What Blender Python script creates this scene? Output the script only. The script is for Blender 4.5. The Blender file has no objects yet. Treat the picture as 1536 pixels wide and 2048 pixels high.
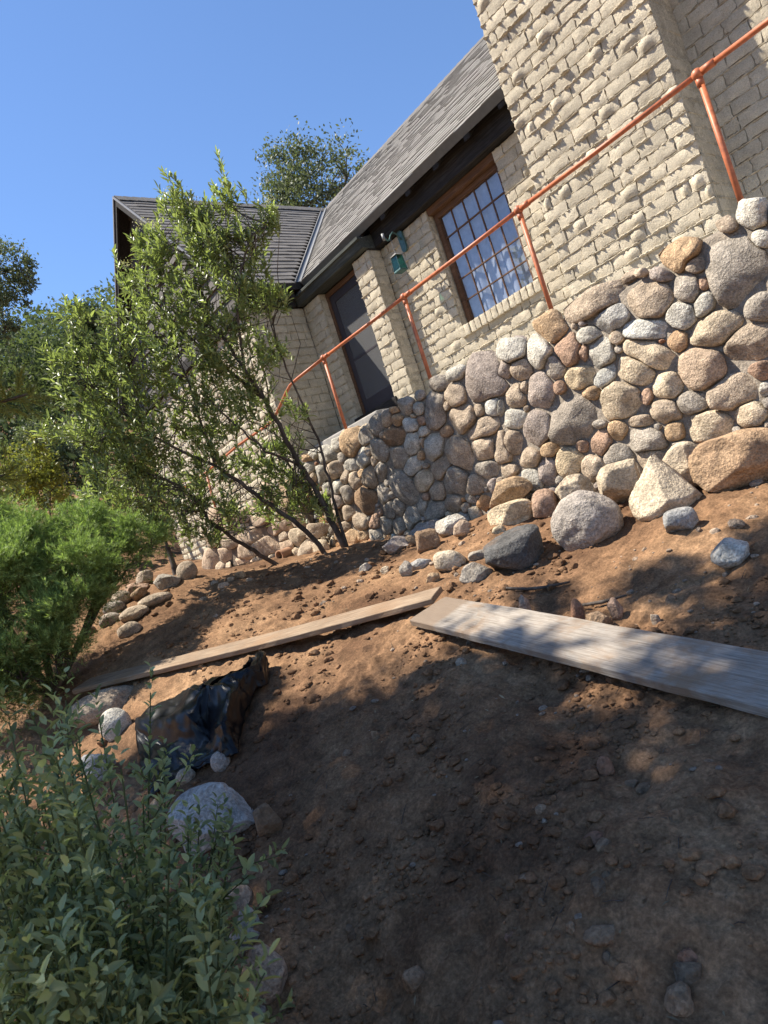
import bpy, math, random
import numpy as np
from mathutils import Vector, Matrix

random.seed(7)
rng = np.random.default_rng(7)
scene = bpy.context.scene

# ------------------------------------------------------------------ camera
YAW, PITCH, ROLL = math.radians(38.0), math.radians(1.85), math.radians(-17.75)
fw = Vector((-math.cos(YAW)*math.cos(PITCH), math.sin(YAW)*math.cos(PITCH), math.sin(PITCH)))
r0 = Vector((math.sin(YAW), math.cos(YAW), 0.0)); u0 = r0.cross(fw)
rt = r0*math.cos(ROLL) + u0*math.sin(ROLL); up = u0*math.cos(ROLL) - r0*math.sin(ROLL)
cam_data = bpy.data.cameras.new('camera')
cam = bpy.data.objects.new('camera', cam_data)
scene.collection.objects.link(cam)
cam.matrix_world = Matrix(((rt.x, up.x, -fw.x, 0), (rt.y, up.y, -fw.y, 0), (rt.z, up.z, -fw.z, 0), (0, 0, 0, 1)))
cam_data.sensor_fit = 'VERTICAL'; cam_data.sensor_height = 24.0
cam_data.lens = 24.0*1390.0/2048.0
cam_data.clip_start = 0.05; cam_data.clip_end = 2000
cam_data.dof.use_dof = True; cam_data.dof.focus_distance = 4.5; cam_data.dof.aperture_fstop = 5.6
scene.camera = cam
scene.render.resolution_x = 768; scene.render.resolution_y = 1024

# ------------------------------------------------------------------ sky and sun
SUN = Vector((1.25, 1.0, -2.5)).normalized()          # the way the light travels
elev = math.asin(-SUN.z)
world = bpy.data.worlds.new('World'); scene.world = world; world.use_nodes = True
nt = world.node_tree; nt.nodes.clear()
sky = nt.nodes.new('ShaderNodeTexSky'); sky.sky_type = 'NISHITA'; sky.sun_disc = False
sky.sun_elevation = elev
sky.sun_rotation = math.atan2(-SUN.x, -SUN.y)
sky.altitude = 900; sky.air_density = 1.0; sky.dust_density = 0.0; sky.ozone_density = 6.5
bg = nt.nodes.new('ShaderNodeBackground'); bg.inputs['Strength'].default_value = 0.10
wo = nt.nodes.new('ShaderNodeOutputWorld')
nt.links.new(sky.outputs[0], bg.inputs[0]); nt.links.new(bg.outputs[0], wo.inputs[0])
sl = bpy.data.lights.new('sun', 'SUN'); sl.energy = 4.7; sl.angle = math.radians(0.6); sl.color = (1.0, 0.93, 0.82)
so = bpy.data.objects.new('sun', sl); scene.collection.objects.link(so)
so.rotation_euler = SUN.to_track_quat('-Z', 'Y').to_euler(); so.location = (-10, -8, 20)
vs = scene.view_settings
vs.view_transform = 'Standard'; vs.look = 'None'; vs.exposure = 1.2; vs.gamma = 1.0; vs.use_curve_mapping = False
scene.render.engine = 'CYCLES'

# ------------------------------------------------------------------ noise and terrain
_perm = np.random.default_rng(3).permutation(256); _perm = np.concatenate([_perm, _perm, _perm])
_grad = np.random.default_rng(4).normal(size=(256, 3)); _grad /= np.linalg.norm(_grad, axis=1)[:, None]
def pnoise(x, y, z=0.0):
    x, y, z = np.broadcast_arrays(np.asarray(x, float), np.asarray(y, float), np.asarray(z, float))
    xi, yi, zi = np.floor(x).astype(int), np.floor(y).astype(int), np.floor(z).astype(int)
    fx, fy, fz = x-xi, y-yi, z-zi
    s = lambda t: t*t*t*(t*(t*6-15)+10)
    u, v, w = s(fx), s(fy), s(fz)
    out = 0.0
    for a in (0, 1):
        for b in (0, 1):
            for c in (0, 1):
                g = _grad[_perm[_perm[_perm[(xi+a) & 255]+((yi+b) & 255)]+((zi+c) & 255)]]
                d = g[..., 0]*(fx-a)+g[..., 1]*(fy-b)+g[..., 2]*(fz-c)
                out = out + d*(u if a else 1-u)*(v if b else 1-v)*(w if c else 1-w)
    return out
def fbm(x, y, z=0.0, o=4, lac=2.03, gain=0.5):
    t, a = 0.0, 1.0
    for k in range(o):
        t = t + a*pnoise(x+17.3*k, y+5.1*k, np.asarray(z)+9.7*k); x, y, z, a = x*lac, y*lac, np.asarray(z)*lac, a*gain
    return t

GP = np.array([(-10.8,4.8,.3),(-8.2,4.8,.1),(-7.4,4.95,.03),(-5.8,5,-.12),(-5,5,-.14),(-3.5,5,-.25),(-2.17,5,-.38),(0,5,-.5),
 (-7,4.6,0.),(-7.8,4.3,.04),(-5,4.2,-.25),(-3.6,4.2,-.42),(-3,4,-.53),(-3.5,3.7,-.56),(-1.89,3.6,-.69),(-2.58,4.2,-.46),
 (-3.7,2.97,-.64),(-2.5,2.75,-.86),(-1.3,2.45,-1.05),(0,2.2,-1.22),(-4.7,2.62,-.59),(-5.8,1.95,-.58),(-6.9,1.35,-.61),
 (-7.9,2.9,.26),(-7.7,2.2,0.),(-9,3.5,.3),(-9,2,.3),(-6.3,3.4,-.16),(-6.2,2.7,-.26),
 (-2.1,1.75,-1.12),(-2.07,.99,-1.47),(-1.23,1.66,-1.13),(-1.0,1.39,-1.33),(-4.75,1.78,-.82),(-3.8,1.22,-1.17),(-2.58,.82,-1.44),(-3.2,2.0,-.97),
 (0,0,-1.6),(-1.5,0,-1.75),(-3,0,-1.75),(-5,.2,-1.45),(1,1.5,-1.3),(-7,0,-1.0),(2,0,-1.7),(2,5,-.7),(-12,0,0),(-14,3,.8),
 (-3,-4,-2.8),(3,-4,-2.8),(-10,-4,-1.6),(-4.5,4.7,-.1),(-3.9,4.75,-.16),(-5.4,4.6,-.12),(-2,9,-.4),(-10,9,.4)], float)
def _tps(r2): return 0.5*r2*np.log(r2+1e-9)
def _solve():
    n = len(GP); d2 = ((GP[:, None, :2]-GP[None, :, :2])**2).sum(-1)
    K = _tps(d2)+np.eye(n)*0.02; P = np.c_[np.ones(n), GP[:, :2]]
    A = np.block([[K, P], [P.T, np.zeros((3, 3))]])
    return np.linalg.solve(A, np.r_[GP[:, 2], 0, 0, 0])
_W = _solve()
def base_h(x, y):
    x = np.asarray(x, float); y = np.asarray(y, float)
    z = _W[-3]+_W[-2]*x+_W[-1]*y
    for k in range(len(GP)): z = z+_W[k]*_tps((x-GP[k, 0])**2+(y-GP[k, 1])**2)
    r = np.hypot(x+4.5, y-2.5); b = np.clip((r-6.5)/5.0, 0, 1); b = b*b*(3-2*b)
    far = -0.3+0.12*np.clip(-x-8, 0, 60)+0.33*np.clip(-x-14, 0, 50)+0.10*np.clip(y-3, -30, 40)
    return z*(1-b)+far*b
def ground_h(x, y):
    x = np.asarray(x, float); y = np.asarray(y, float)
    r = np.hypot(x+3.5, y-2.2); f = np.exp(-(r/9.0)**2)
    z = base_h(x, y)
    bank = np.clip((2.9-y)/1.0, 0, 1)
    z = z+f*(0.065*fbm(x*1.3, y*1.3, 2.2, 3)+0.042*fbm(x*4.1, y*4.1, 7.7, 3))
    rg = np.abs(fbm(x*6.0, y*6.0, 1.3, 4)); z = z+f*0.030*(0.32-rg)
    z = z+f*0.017*fbm(x*16, y*16, 4.0, 3)
    z = z+f*0.024*np.clip(fbm(x*22, y*22, 8.0, 3)-0.10, 0, 1)+f*0.0065*fbm(x*55, y*60, 3.0, 2)
    return z
ROCKS = [  # x, y, z of the centre, half width, half height, colour, shape
 (-3.11,4.16,-0.36,0.255,0.246,(0.33,0.3,0.27),"round"),
 (-3.56,3.87,-0.42,0.264,0.198,(0.1,0.1,0.1),"ang"),
 (-2.63,4.44,-0.25,0.245,0.289,(0.48,0.41,0.31),"pyr"),
 (-2.35,4.01,-0.48,0.114,0.089,(0.3,0.305,0.305),"block"),
 (-1.90,3.62,-0.65,0.114,0.082,(0.45,0.455,0.43),"ang"),
 (-4.25,4.74,0.03,0.229,0.133,(0.4,0.29,0.185),"ang"),
 (-4.06,4.48,-0.16,0.200,0.113,(0.48,0.4,0.28),"block"),
 (-3.75,4.58,-0.18,0.136,0.153,(0.36,0.25,0.185),"ang"),
 (-3.57,4.74,-0.10,0.168,0.115,(0.48,0.41,0.31),"ang"),
 (-3.10,4.74,-0.16,0.186,0.157,(0.48,0.41,0.31),"block"),
 (-2.57,4.74,-0.18,0.172,0.172,(0.48,0.41,0.31),"ang"),
 (-2.25,4.74,-0.21,0.289,0.162,(0.4,0.28,0.18),"block"),
 (-4.85,4.16,-0.18,0.122,0.141,(0.25,0.175,0.115),"ang"),
 (-5.29,4.33,-0.14,0.076,0.071,(0.4,0.29,0.185),"round"),
 (-5.36,4.22,-0.14,0.155,0.105,(0.31,0.27,0.245),"ang"),
 (-4.83,4.51,-0.10,0.174,0.121,(0.42,0.41,0.37),"ang"),
 (-4.55,4.35,-0.16,0.097,0.088,(0.42,0.33,0.25),"ang"),
 (-4.21,3.78,-0.36,0.128,0.104,(0.48,0.41,0.31),"block"),
 (-4.65,3.82,-0.33,0.115,0.057,(0.3,0.305,0.305),"ang"),
 (-4.60,3.64,-0.34,0.069,0.086,(0.3,0.275,0.24),"ang"),
 (-4.21,3.55,-0.44,0.065,0.053,(0.4,0.29,0.185),"ang"),
 (-3.80,3.62,-0.48,0.134,0.088,(0.3,0.275,0.24),"ang"),
 (-4.02,3.91,-0.38,0.082,0.057,(0.3,0.275,0.24),"ang"),
 (-4.03,4.24,-0.28,0.068,0.047,(0.48,0.4,0.28),"ang"),
 (-5.48,4.74,-0.07,0.212,0.074,(0.31,0.27,0.245),"block"),
 (-5.39,3.79,-0.24,0.068,0.049,(0.42,0.41,0.37),"ang"),
 (-5.08,3.78,-0.30,0.051,0.033,(0.48,0.41,0.31),"ang"),
 (-3.69,1.18,-1.13,0.248,0.183,(0.37,0.375,0.37),"ang"),
 (-3.32,1.32,-1.15,0.077,0.087,(0.25,0.175,0.115),"ang"),
 (-4.19,1.50,-0.99,0.062,0.059,(0.31,0.27,0.245),"round"),
 (-4.37,1.33,-1.03,0.062,0.053,(0.36,0.3,0.235),"round"),
 (-4.41,1.14,-1.12,0.058,0.046,(0.4,0.29,0.185),"ang"),
 (-3.08,0.99,-1.30,0.073,0.070,(0.42,0.33,0.25),"round"),
 (-2.90,0.96,-1.33,0.050,0.063,(0.42,0.41,0.37),"ang"),
 (-2.85,0.90,-1.37,0.085,0.053,(0.3,0.275,0.24),"ang"),
 (-2.61,0.85,-1.39,0.091,0.100,(0.42,0.33,0.25),"ang"),
 (-5.73,1.36,-0.76,0.122,0.137,(0.42,0.41,0.37),"round"),
 (-5.37,1.08,-0.94,0.125,0.143,(0.37,0.375,0.37),"ang"),
 (-6.32,1.46,-0.65,0.320,0.141,(0.36,0.3,0.235),"round"),
 (-2.58,0.76,-1.46,0.063,0.040,(0.3,0.275,0.24),"ang"),
 (-7.72,3.04,0.29,0.129,0.129,(0.36,0.3,0.235),"round"),
 (-7.74,2.78,0.25,0.167,0.115,(0.3,0.275,0.24),"ang"),
 (-8.35,2.77,0.38,0.128,0.098,(0.36,0.3,0.235),"ang"),
 (-8.23,2.59,0.30,0.155,0.065,(0.36,0.25,0.185),"block"),
 (-8.12,2.37,0.23,0.122,0.087,(0.36,0.3,0.235),"round"),
 (-8.01,2.23,0.15,0.125,0.079,(0.3,0.275,0.24),"round"),
 (-7.80,2.10,0.03,0.121,0.082,(0.3,0.275,0.24),"round"),
 (-7.56,2.29,0.02,0.168,0.081,(0.36,0.3,0.235),"round"),
 (-7.56,2.54,0.09,0.188,0.072,(0.36,0.3,0.235),"round"),
 (-7.31,2.12,-0.13,0.135,0.088,(0.36,0.3,0.235),"round"),
 (-7.91,2.51,0.21,0.103,0.075,(0.25,0.175,0.115),"ang"),
 (-7.84,1.87,-0.03,0.087,0.087,(0.25,0.175,0.115),"round"),
 (-7.10,3.36,0.06,0.062,0.051,(0.4,0.29,0.185),"block"),
 (-7.02,3.11,0.02,0.071,0.038,(0.42,0.33,0.25),"ang"),
 (-7.10,3.24,0.05,0.050,0.034,(0.42,0.33,0.25),"ang"),
 (-6.85,3.33,-0.02,0.044,0.033,(0.42,0.33,0.25),"ang"),
 (-7.21,3.10,0.07,0.045,0.034,(0.36,0.3,0.235),"ang"),
 (-1.77,1.50,-1.22,0.041,0.042,(0.25,0.175,0.115),"slab"),
 (-1.61,1.68,-1.13,0.039,0.029,(0.26,0.15,0.1),"slab"),
 (-1.47,1.48,-1.20,0.030,0.037,(0.2,0.15,0.105),"ang"),
 (-1.47,1.53,-1.19,0.023,0.018,(0.2,0.15,0.105),"ang"),
 (-1.73,1.32,-1.30,0.027,0.039,(0.26,0.15,0.1),"slab"),
 (-1.65,1.41,-1.25,0.014,0.022,(0.2,0.15,0.105),"ang"),
 (-1.87,1.73,-1.12,0.026,0.020,(0.2,0.15,0.105),"round"),
 (-2.04,1.13,-1.40,0.046,0.040,(0.25,0.175,0.115),"ang"),
 (-1.18,1.34,-1.31,0.042,0.039,(0.25,0.175,0.115),"ang"),
 (-1.19,1.43,-1.26,0.028,0.021,(0.26,0.15,0.1),"ang"),
 (-1.18,1.40,-1.28,0.040,0.029,(0.2,0.15,0.105),"ang"),
 (-1.52,1.38,-1.26,0.022,0.028,(0.25,0.175,0.115),"ang"),
 (-1.75,1.99,-1.05,0.032,0.032,(0.26,0.15,0.1),"ang"),
 (-1.65,1.97,-1.06,0.037,0.041,(0.25,0.175,0.115),"slab"),
 (-1.58,1.96,-1.06,0.038,0.040,(0.25,0.175,0.115),"slab"),
 (-1.41,2.10,-1.06,0.026,0.026,(0.25,0.175,0.115),"slab"),
 (-1.42,1.39,-1.27,0.057,0.019,(0.25,0.175,0.115),"slab"),
 (-1.47,1.58,-1.17,0.020,0.012,(0.25,0.175,0.115),"ang"),
 (-2.83,1.97,-1.01,0.030,0.028,(0.2,0.15,0.105),"ang"),
 (-3.22,1.80,-1.02,0.029,0.027,(0.2,0.15,0.105),"ang"),
 (-1.39,1.35,-1.28,0.017,0.015,(0.2,0.15,0.105),"round"),
 (-2.44,1.15,-1.35,0.021,0.015,(0.2,0.15,0.105),"ang"),
 (-3.15,1.95,-0.98,0.024,0.032,(0.25,0.175,0.115),"ang"),
 (-1.55,1.64,-1.14,0.029,0.023,(0.25,0.175,0.115),"ang"),
 (-1.37,1.79,-1.09,0.021,0.017,(0.25,0.175,0.115),"ang"),
 (-3.05,2.58,-0.82,0.035,0.026,(0.36,0.3,0.235),"round"),
 (-3.03,3.20,-0.67,0.048,0.058,(0.36,0.25,0.185),"ang"),
 (-2.63,3.18,-0.72,0.044,0.044,(0.26,0.15,0.1),"ang"),
 (-2.37,3.17,-0.75,0.042,0.050,(0.36,0.25,0.185),"ang"),
 (-2.41,3.04,-0.78,0.082,0.055,(0.25,0.175,0.115),"ang"),
 (-2.08,3.25,-0.77,0.035,0.027,(0.25,0.175,0.115),"ang"),
 (-2.10,3.10,-0.81,0.024,0.018,(0.36,0.3,0.235),"ang"),
 (-3.21,4.20,-0.46,0.030,0.023,(0.3,0.275,0.24),"ang"),
]
WALL_STONES = [  # centre x, z, half axes (x, z) twice, colour
 (-1.75,1.24,0.081,-0.047,-0.025,-0.076,(0.42,0.41,0.37)),
 (-1.75,1.08,0.057,-0.032,-0.018,-0.056,(0.42,0.41,0.37)),
 (-1.91,1.26,0.055,-0.032,-0.015,-0.047,(0.36,0.3,0.235)),
 (-1.95,0.96,0.168,-0.087,-0.073,-0.223,(0.3,0.275,0.24)),
 (-2.29,1.00,0.080,-0.039,-0.029,-0.084,(0.3,0.275,0.24)),
 (-2.17,0.98,0.033,-0.016,-0.015,-0.044,(0.36,0.25,0.185)),
 (-2.18,1.13,0.061,-0.032,-0.017,-0.049,(0.36,0.3,0.235)),
 (-2.26,1.24,0.121,0.014,0.025,-0.094,(0.4,0.29,0.185)),
 (-2.43,1.18,0.066,-0.034,-0.016,-0.045,(0.31,0.27,0.245)),
 (-2.58,1.06,0.150,-0.072,-0.042,-0.117,(0.36,0.3,0.235)),
 (-2.57,1.27,0.044,-0.022,-0.011,-0.029,(0.36,0.3,0.235)),
 (-3.00,1.24,0.287,0.006,0.019,-0.091,(0.36,0.3,0.235)),
 (-3.45,1.23,0.129,-0.057,-0.043,-0.105,(0.4,0.29,0.185)),
 (-2.90,1.06,0.122,0.027,0.037,-0.094,(0.43,0.43,0.41)),
 (-2.67,0.87,0.174,-0.077,-0.024,-0.066,(0.45,0.455,0.43)),
 (-3.15,1.03,0.109,-0.021,-0.004,-0.059,(0.42,0.41,0.37)),
 (-2.91,0.92,0.052,-0.023,-0.020,-0.053,(0.36,0.3,0.235)),
 (-2.39,0.85,0.100,-0.046,-0.030,-0.086,(0.42,0.41,0.37)),
 (-2.21,0.85,0.067,0.065,0.044,-0.050,(0.42,0.41,0.37)),
 (-2.20,0.66,0.179,0.014,0.017,-0.110,(0.48,0.41,0.31)),
 (-2.47,0.69,0.066,-0.029,-0.024,-0.070,(0.4,0.28,0.18)),
 (-2.93,0.82,0.035,-0.015,-0.009,-0.025,(0.3,0.275,0.24)),
 (-3.08,0.85,0.098,-0.041,-0.041,-0.108,(0.42,0.41,0.37)),
 (-3.23,0.92,0.034,-0.014,-0.021,-0.055,(0.36,0.25,0.185)),
 (-3.36,0.99,0.090,-0.063,-0.082,-0.099,(0.36,0.25,0.185)),
 (-3.65,1.09,0.111,-0.046,-0.053,-0.129,(0.42,0.41,0.37)),
 (-3.54,0.91,0.099,-0.039,-0.035,-0.088,(0.3,0.275,0.24)),
 (-2.71,0.68,0.160,-0.128,-0.061,-0.074,(0.48,0.41,0.31)),
 (-2.85,0.62,0.142,-0.056,-0.041,-0.112,(0.48,0.41,0.31)),
 (-2.37,0.45,0.157,-0.063,-0.047,-0.139,(0.42,0.33,0.25)),
 (-2.03,0.47,0.154,0.055,0.042,-0.118,(0.36,0.3,0.235)),
 (-1.88,0.68,0.099,-0.047,-0.031,-0.095,(0.3,0.275,0.24)),
 (-3.11,0.67,0.086,0.062,0.049,-0.054,(0.45,0.455,0.43)),
 (-3.34,0.74,0.139,-0.020,-0.006,-0.093,(0.48,0.4,0.28)),
 (-3.55,0.74,0.058,-0.022,-0.022,-0.054,(0.36,0.25,0.185)),
 (-3.28,0.59,0.084,-0.031,-0.022,-0.056,(0.4,0.29,0.185)),
 (-2.65,0.42,0.102,-0.038,-0.034,-0.097,(0.48,0.41,0.31)),
 (-2.84,0.40,0.047,-0.017,-0.020,-0.056,(0.36,0.25,0.185)),
 (-3.05,0.44,0.180,-0.064,-0.055,-0.148,(0.48,0.41,0.31)),
 (-2.22,0.21,0.164,0.001,0.002,-0.115,(0.36,0.3,0.235)),
 (-2.01,0.29,0.072,-0.029,-0.019,-0.061,(0.36,0.25,0.185)),
 (-2.52,0.23,0.110,-0.039,-0.027,-0.078,(0.3,0.275,0.24)),
 (-2.72,0.24,0.111,-0.038,-0.031,-0.087,(0.36,0.3,0.235)),
 (-3.52,0.44,0.205,-0.069,-0.081,-0.206,(0.25,0.225,0.195)),
 (-3.75,0.79,0.131,-0.048,-0.060,-0.146,(0.31,0.27,0.245)),
 (-3.87,1.03,0.108,-0.043,-0.039,-0.091,(0.36,0.3,0.235)),
 (-3.91,1.21,0.137,-0.057,-0.039,-0.091,(0.42,0.41,0.37)),
 (-4.06,1.09,0.085,-0.033,-0.040,-0.093,(0.31,0.27,0.245)),
 (-4.03,0.83,0.103,-0.037,-0.043,-0.101,(0.36,0.3,0.235)),
 (-3.90,0.87,0.041,-0.015,-0.024,-0.057,(0.36,0.3,0.235)),
 (-4.12,0.65,0.144,-0.048,-0.038,-0.088,(0.42,0.41,0.37)),
 (-3.91,0.49,0.145,-0.047,-0.060,-0.144,(0.31,0.27,0.245)),
 (-4.27,0.45,0.139,-0.042,-0.058,-0.136,(0.36,0.3,0.235)),
 (-4.23,0.80,0.049,-0.017,-0.035,-0.081,(0.42,0.41,0.37)),
 (-2.96,0.25,0.105,-0.035,-0.016,-0.045,(0.36,0.3,0.235)),
 (-3.30,0.33,0.062,-0.020,-0.015,-0.040,(0.3,0.275,0.24)),
 (-3.16,0.24,0.074,-0.024,-0.030,-0.079,(0.4,0.29,0.185)),
 (-3.33,0.19,0.085,-0.026,-0.036,-0.095,(0.36,0.25,0.185)),
 (-2.71,0.08,0.071,-0.023,-0.026,-0.074,(0.4,0.29,0.185)),
 (-2.96,0.08,0.154,-0.047,-0.033,-0.090,(0.3,0.275,0.24)),
 (-2.46,0.04,0.156,-0.051,-0.034,-0.102,(0.48,0.41,0.31)),
 (-2.16,0.03,0.092,-0.032,-0.026,-0.080,(0.48,0.41,0.31)),
 (-2.18,-0.11,0.049,-0.016,-0.015,-0.046,(0.36,0.25,0.185)),
 (-3.52,0.22,0.057,-0.017,-0.022,-0.055,(0.36,0.25,0.185)),
 (-3.85,0.28,0.080,-0.024,-0.024,-0.058,(0.4,0.29,0.185)),
 (-4.09,0.27,0.104,-0.030,-0.034,-0.082,(0.36,0.3,0.235)),
 (-3.69,0.13,0.111,-0.032,-0.045,-0.114,(0.48,0.4,0.28)),
 (-3.22,0.04,0.113,-0.033,-0.030,-0.080,(0.3,0.275,0.24)),
 (-4.37,0.23,0.091,-0.025,-0.027,-0.062,(0.36,0.3,0.235)),
 (-3.95,0.10,0.091,-0.025,-0.042,-0.103,(0.31,0.27,0.245)),
 (-4.15,0.07,0.125,-0.033,-0.038,-0.091,(0.42,0.41,0.37)),
 (-2.71,-0.05,0.078,-0.023,-0.017,-0.050,(0.3,0.275,0.24)),
 (-2.97,-0.06,0.105,-0.030,-0.028,-0.078,(0.36,0.3,0.235)),
 (-2.02,0.16,0.031,-0.012,-0.014,-0.044,(0.42,0.41,0.37)),
 (-2.13,-0.14,0.032,-0.010,-0.018,-0.057,(0.3,0.275,0.24)),
 (-3.49,-0.00,0.097,-0.027,-0.035,-0.091,(0.36,0.3,0.235)),
 (-4.29,1.09,0.261,-0.100,-0.079,-0.178,(0.31,0.27,0.245)),
 (-4.61,1.28,0.130,0.002,0.016,-0.061,(0.42,0.41,0.37)),
 (-4.89,1.27,0.127,0.002,0.019,-0.067,(0.3,0.275,0.24)),
 (-4.72,1.09,0.114,-0.041,-0.051,-0.108,(0.36,0.3,0.235)),
 (-4.73,0.85,0.187,-0.063,-0.057,-0.124,(0.36,0.3,0.235)),
 (-4.29,0.83,0.121,-0.042,-0.037,-0.083,(0.45,0.455,0.43)),
 (-4.50,0.86,0.059,-0.020,-0.026,-0.057,(0.36,0.3,0.235)),
 (-4.53,0.69,0.217,0.003,0.015,-0.094,(0.36,0.3,0.235)),
 (-4.88,1.04,0.043,-0.015,-0.021,-0.044,(0.36,0.3,0.235)),
 (-5.07,1.05,0.145,-0.050,-0.087,-0.181,(0.25,0.225,0.195)),
 (-4.99,0.81,0.077,-0.025,-0.029,-0.060,(0.25,0.175,0.115)),
 (-4.93,0.56,0.124,-0.183,-0.162,-0.050,(0.36,0.3,0.235)),
 (-4.59,0.50,0.150,-0.045,-0.052,-0.117,(0.36,0.3,0.235)),
 (-4.32,0.44,0.141,-0.042,-0.064,-0.149,(0.36,0.3,0.235)),
 (-4.63,0.31,0.131,-0.036,-0.039,-0.089,(0.3,0.275,0.24)),
 (-4.37,0.23,0.085,-0.023,-0.025,-0.058,(0.4,0.29,0.185)),
 (-5.27,1.15,0.082,-0.029,-0.030,-0.061,(0.42,0.41,0.37)),
 (-5.21,1.27,0.069,-0.025,-0.022,-0.045,(0.3,0.275,0.24)),
 (-5.45,1.24,0.110,-0.038,-0.039,-0.078,(0.3,0.275,0.24)),
 (-5.65,1.26,0.063,-0.022,-0.016,-0.032,(0.4,0.29,0.185)),
 (-5.82,1.22,0.079,-0.026,-0.042,-0.081,(0.36,0.3,0.235)),
 (-5.66,1.15,0.070,-0.023,-0.033,-0.064,(0.4,0.29,0.185)),
 (-5.48,1.03,0.116,-0.038,-0.032,-0.063,(0.43,0.43,0.41)),
 (-5.28,1.02,0.070,-0.023,-0.023,-0.046,(0.36,0.25,0.185)),
 (-5.31,0.91,0.083,-0.026,-0.027,-0.054,(0.42,0.41,0.37)),
 (-5.78,1.00,0.143,-0.045,-0.050,-0.098,(0.25,0.175,0.115)),
 (-5.55,0.85,0.112,-0.034,-0.056,-0.112,(0.42,0.41,0.37)),
 (-5.38,0.81,0.036,-0.011,-0.027,-0.055,(0.36,0.3,0.235)),
 (-5.97,1.08,0.041,-0.013,-0.022,-0.041,(0.36,0.3,0.235)),
 (-6.04,1.19,0.110,-0.036,-0.053,-0.099,(0.3,0.275,0.24)),
 (-6.30,1.14,0.116,-0.036,-0.042,-0.077,(0.3,0.275,0.24)),
 (-6.57,1.16,0.168,-0.051,-0.083,-0.149,(0.4,0.29,0.185)),
 (-5.24,0.72,0.151,-0.046,-0.071,-0.148,(0.42,0.41,0.37)),
 (-5.23,0.49,0.154,0.089,0.094,-0.077,(0.36,0.3,0.235)),
 (-5.47,0.69,0.049,-0.014,-0.024,-0.048,(0.4,0.29,0.185)),
 (-5.64,0.62,0.128,0.069,0.085,-0.068,(0.42,0.41,0.37)),
 (-5.45,0.57,0.049,-0.014,-0.016,-0.032,(0.36,0.3,0.235)),
 (-5.54,0.43,0.112,0.092,0.108,-0.061,(0.48,0.41,0.31)),
 (-5.40,0.27,0.108,-0.027,-0.047,-0.097,(0.36,0.3,0.235)),
 (-5.09,0.31,0.168,-0.044,-0.076,-0.164,(0.3,0.275,0.24)),
 (-4.84,0.21,0.106,-0.027,-0.041,-0.091,(0.36,0.3,0.235)),
 (-5.60,0.26,0.050,-0.012,-0.020,-0.041,(0.36,0.25,0.185)),
 (-5.92,0.47,0.149,-0.243,-0.195,-0.042,(0.3,0.275,0.24)),
 (-5.83,0.76,0.158,-0.045,-0.063,-0.124,(0.3,0.275,0.24)),
 (-6.09,0.94,0.027,-0.141,-0.138,0.002,(0.3,0.275,0.24)),
 (-6.28,0.99,0.072,-0.021,-0.037,-0.068,(0.36,0.3,0.235)),
 (-6.44,0.95,0.149,-0.043,-0.062,-0.113,(0.42,0.41,0.37)),
 (-6.26,0.85,0.057,-0.016,-0.032,-0.060,(0.36,0.3,0.235)),
 (-6.21,0.70,0.114,-0.031,-0.059,-0.112,(0.3,0.275,0.24)),
 (-6.42,0.69,0.133,-0.035,-0.071,-0.132,(0.36,0.3,0.235)),
 (-6.58,0.78,0.061,-0.016,-0.029,-0.053,(0.4,0.29,0.185)),
 (-6.73,0.73,0.141,-0.037,-0.060,-0.109,(0.36,0.3,0.235)),
 (-6.66,0.48,0.217,-0.052,-0.094,-0.173,(0.25,0.175,0.115)),
 (-6.27,0.46,0.129,-0.032,-0.060,-0.114,(0.3,0.275,0.24)),
 (-6.15,0.56,0.070,-0.018,-0.027,-0.052,(0.3,0.275,0.24)),
 (-6.26,0.26,0.115,-0.026,-0.050,-0.097,(0.3,0.275,0.24)),
 (-6.09,0.26,0.097,-0.022,-0.049,-0.095,(0.3,0.275,0.24)),
 (-6.13,0.42,0.056,-0.014,-0.022,-0.043,(0.3,0.275,0.24)),
 (-5.91,0.10,0.133,-0.029,-0.056,-0.112,(0.3,0.275,0.24)),
 (-5.71,0.17,0.077,-0.018,-0.041,-0.084,(0.3,0.275,0.24)),
 (-5.50,0.09,0.135,-0.030,-0.047,-0.099,(0.3,0.275,0.24)),
 (-5.20,0.11,0.103,-0.024,-0.045,-0.096,(0.36,0.3,0.235)),
 (-6.42,0.11,0.103,-0.021,-0.052,-0.099,(0.3,0.275,0.24)),
 (-6.19,0.05,0.113,-0.023,-0.041,-0.080,(0.3,0.275,0.24)),
 (-6.59,0.19,0.076,-0.016,-0.044,-0.082,(0.36,0.25,0.185)),
 (-6.92,0.26,0.163,-0.034,-0.057,-0.103,(0.36,0.3,0.235)),
 (-7.16,0.09,0.136,-0.026,-0.059,-0.106,(0.4,0.29,0.185)),
 (-6.93,0.07,0.090,-0.017,-0.036,-0.066,(0.4,0.29,0.185)),
 (-6.67,0.04,0.108,-0.021,-0.035,-0.065,(0.3,0.275,0.24)),
 (-6.96,0.62,0.131,-0.032,-0.063,-0.111,(0.3,0.275,0.24)),
 (-7.25,0.59,0.138,-0.032,-0.049,-0.086,(0.31,0.27,0.245)),
 (-7.13,0.75,0.118,-0.030,-0.048,-0.084,(0.42,0.41,0.37)),
 (-7.35,0.79,0.123,-0.031,-0.045,-0.076,(0.42,0.41,0.37)),
 (-7.09,0.99,0.168,-0.046,-0.064,-0.111,(0.36,0.3,0.235)),
 (-7.39,0.99,0.124,-0.033,-0.068,-0.114,(0.42,0.41,0.37)),
 (-7.16,1.17,0.222,-0.064,-0.060,-0.102,(0.42,0.41,0.37)),
 (-6.69,0.93,0.109,-0.031,-0.040,-0.071,(0.42,0.41,0.37)),
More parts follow.
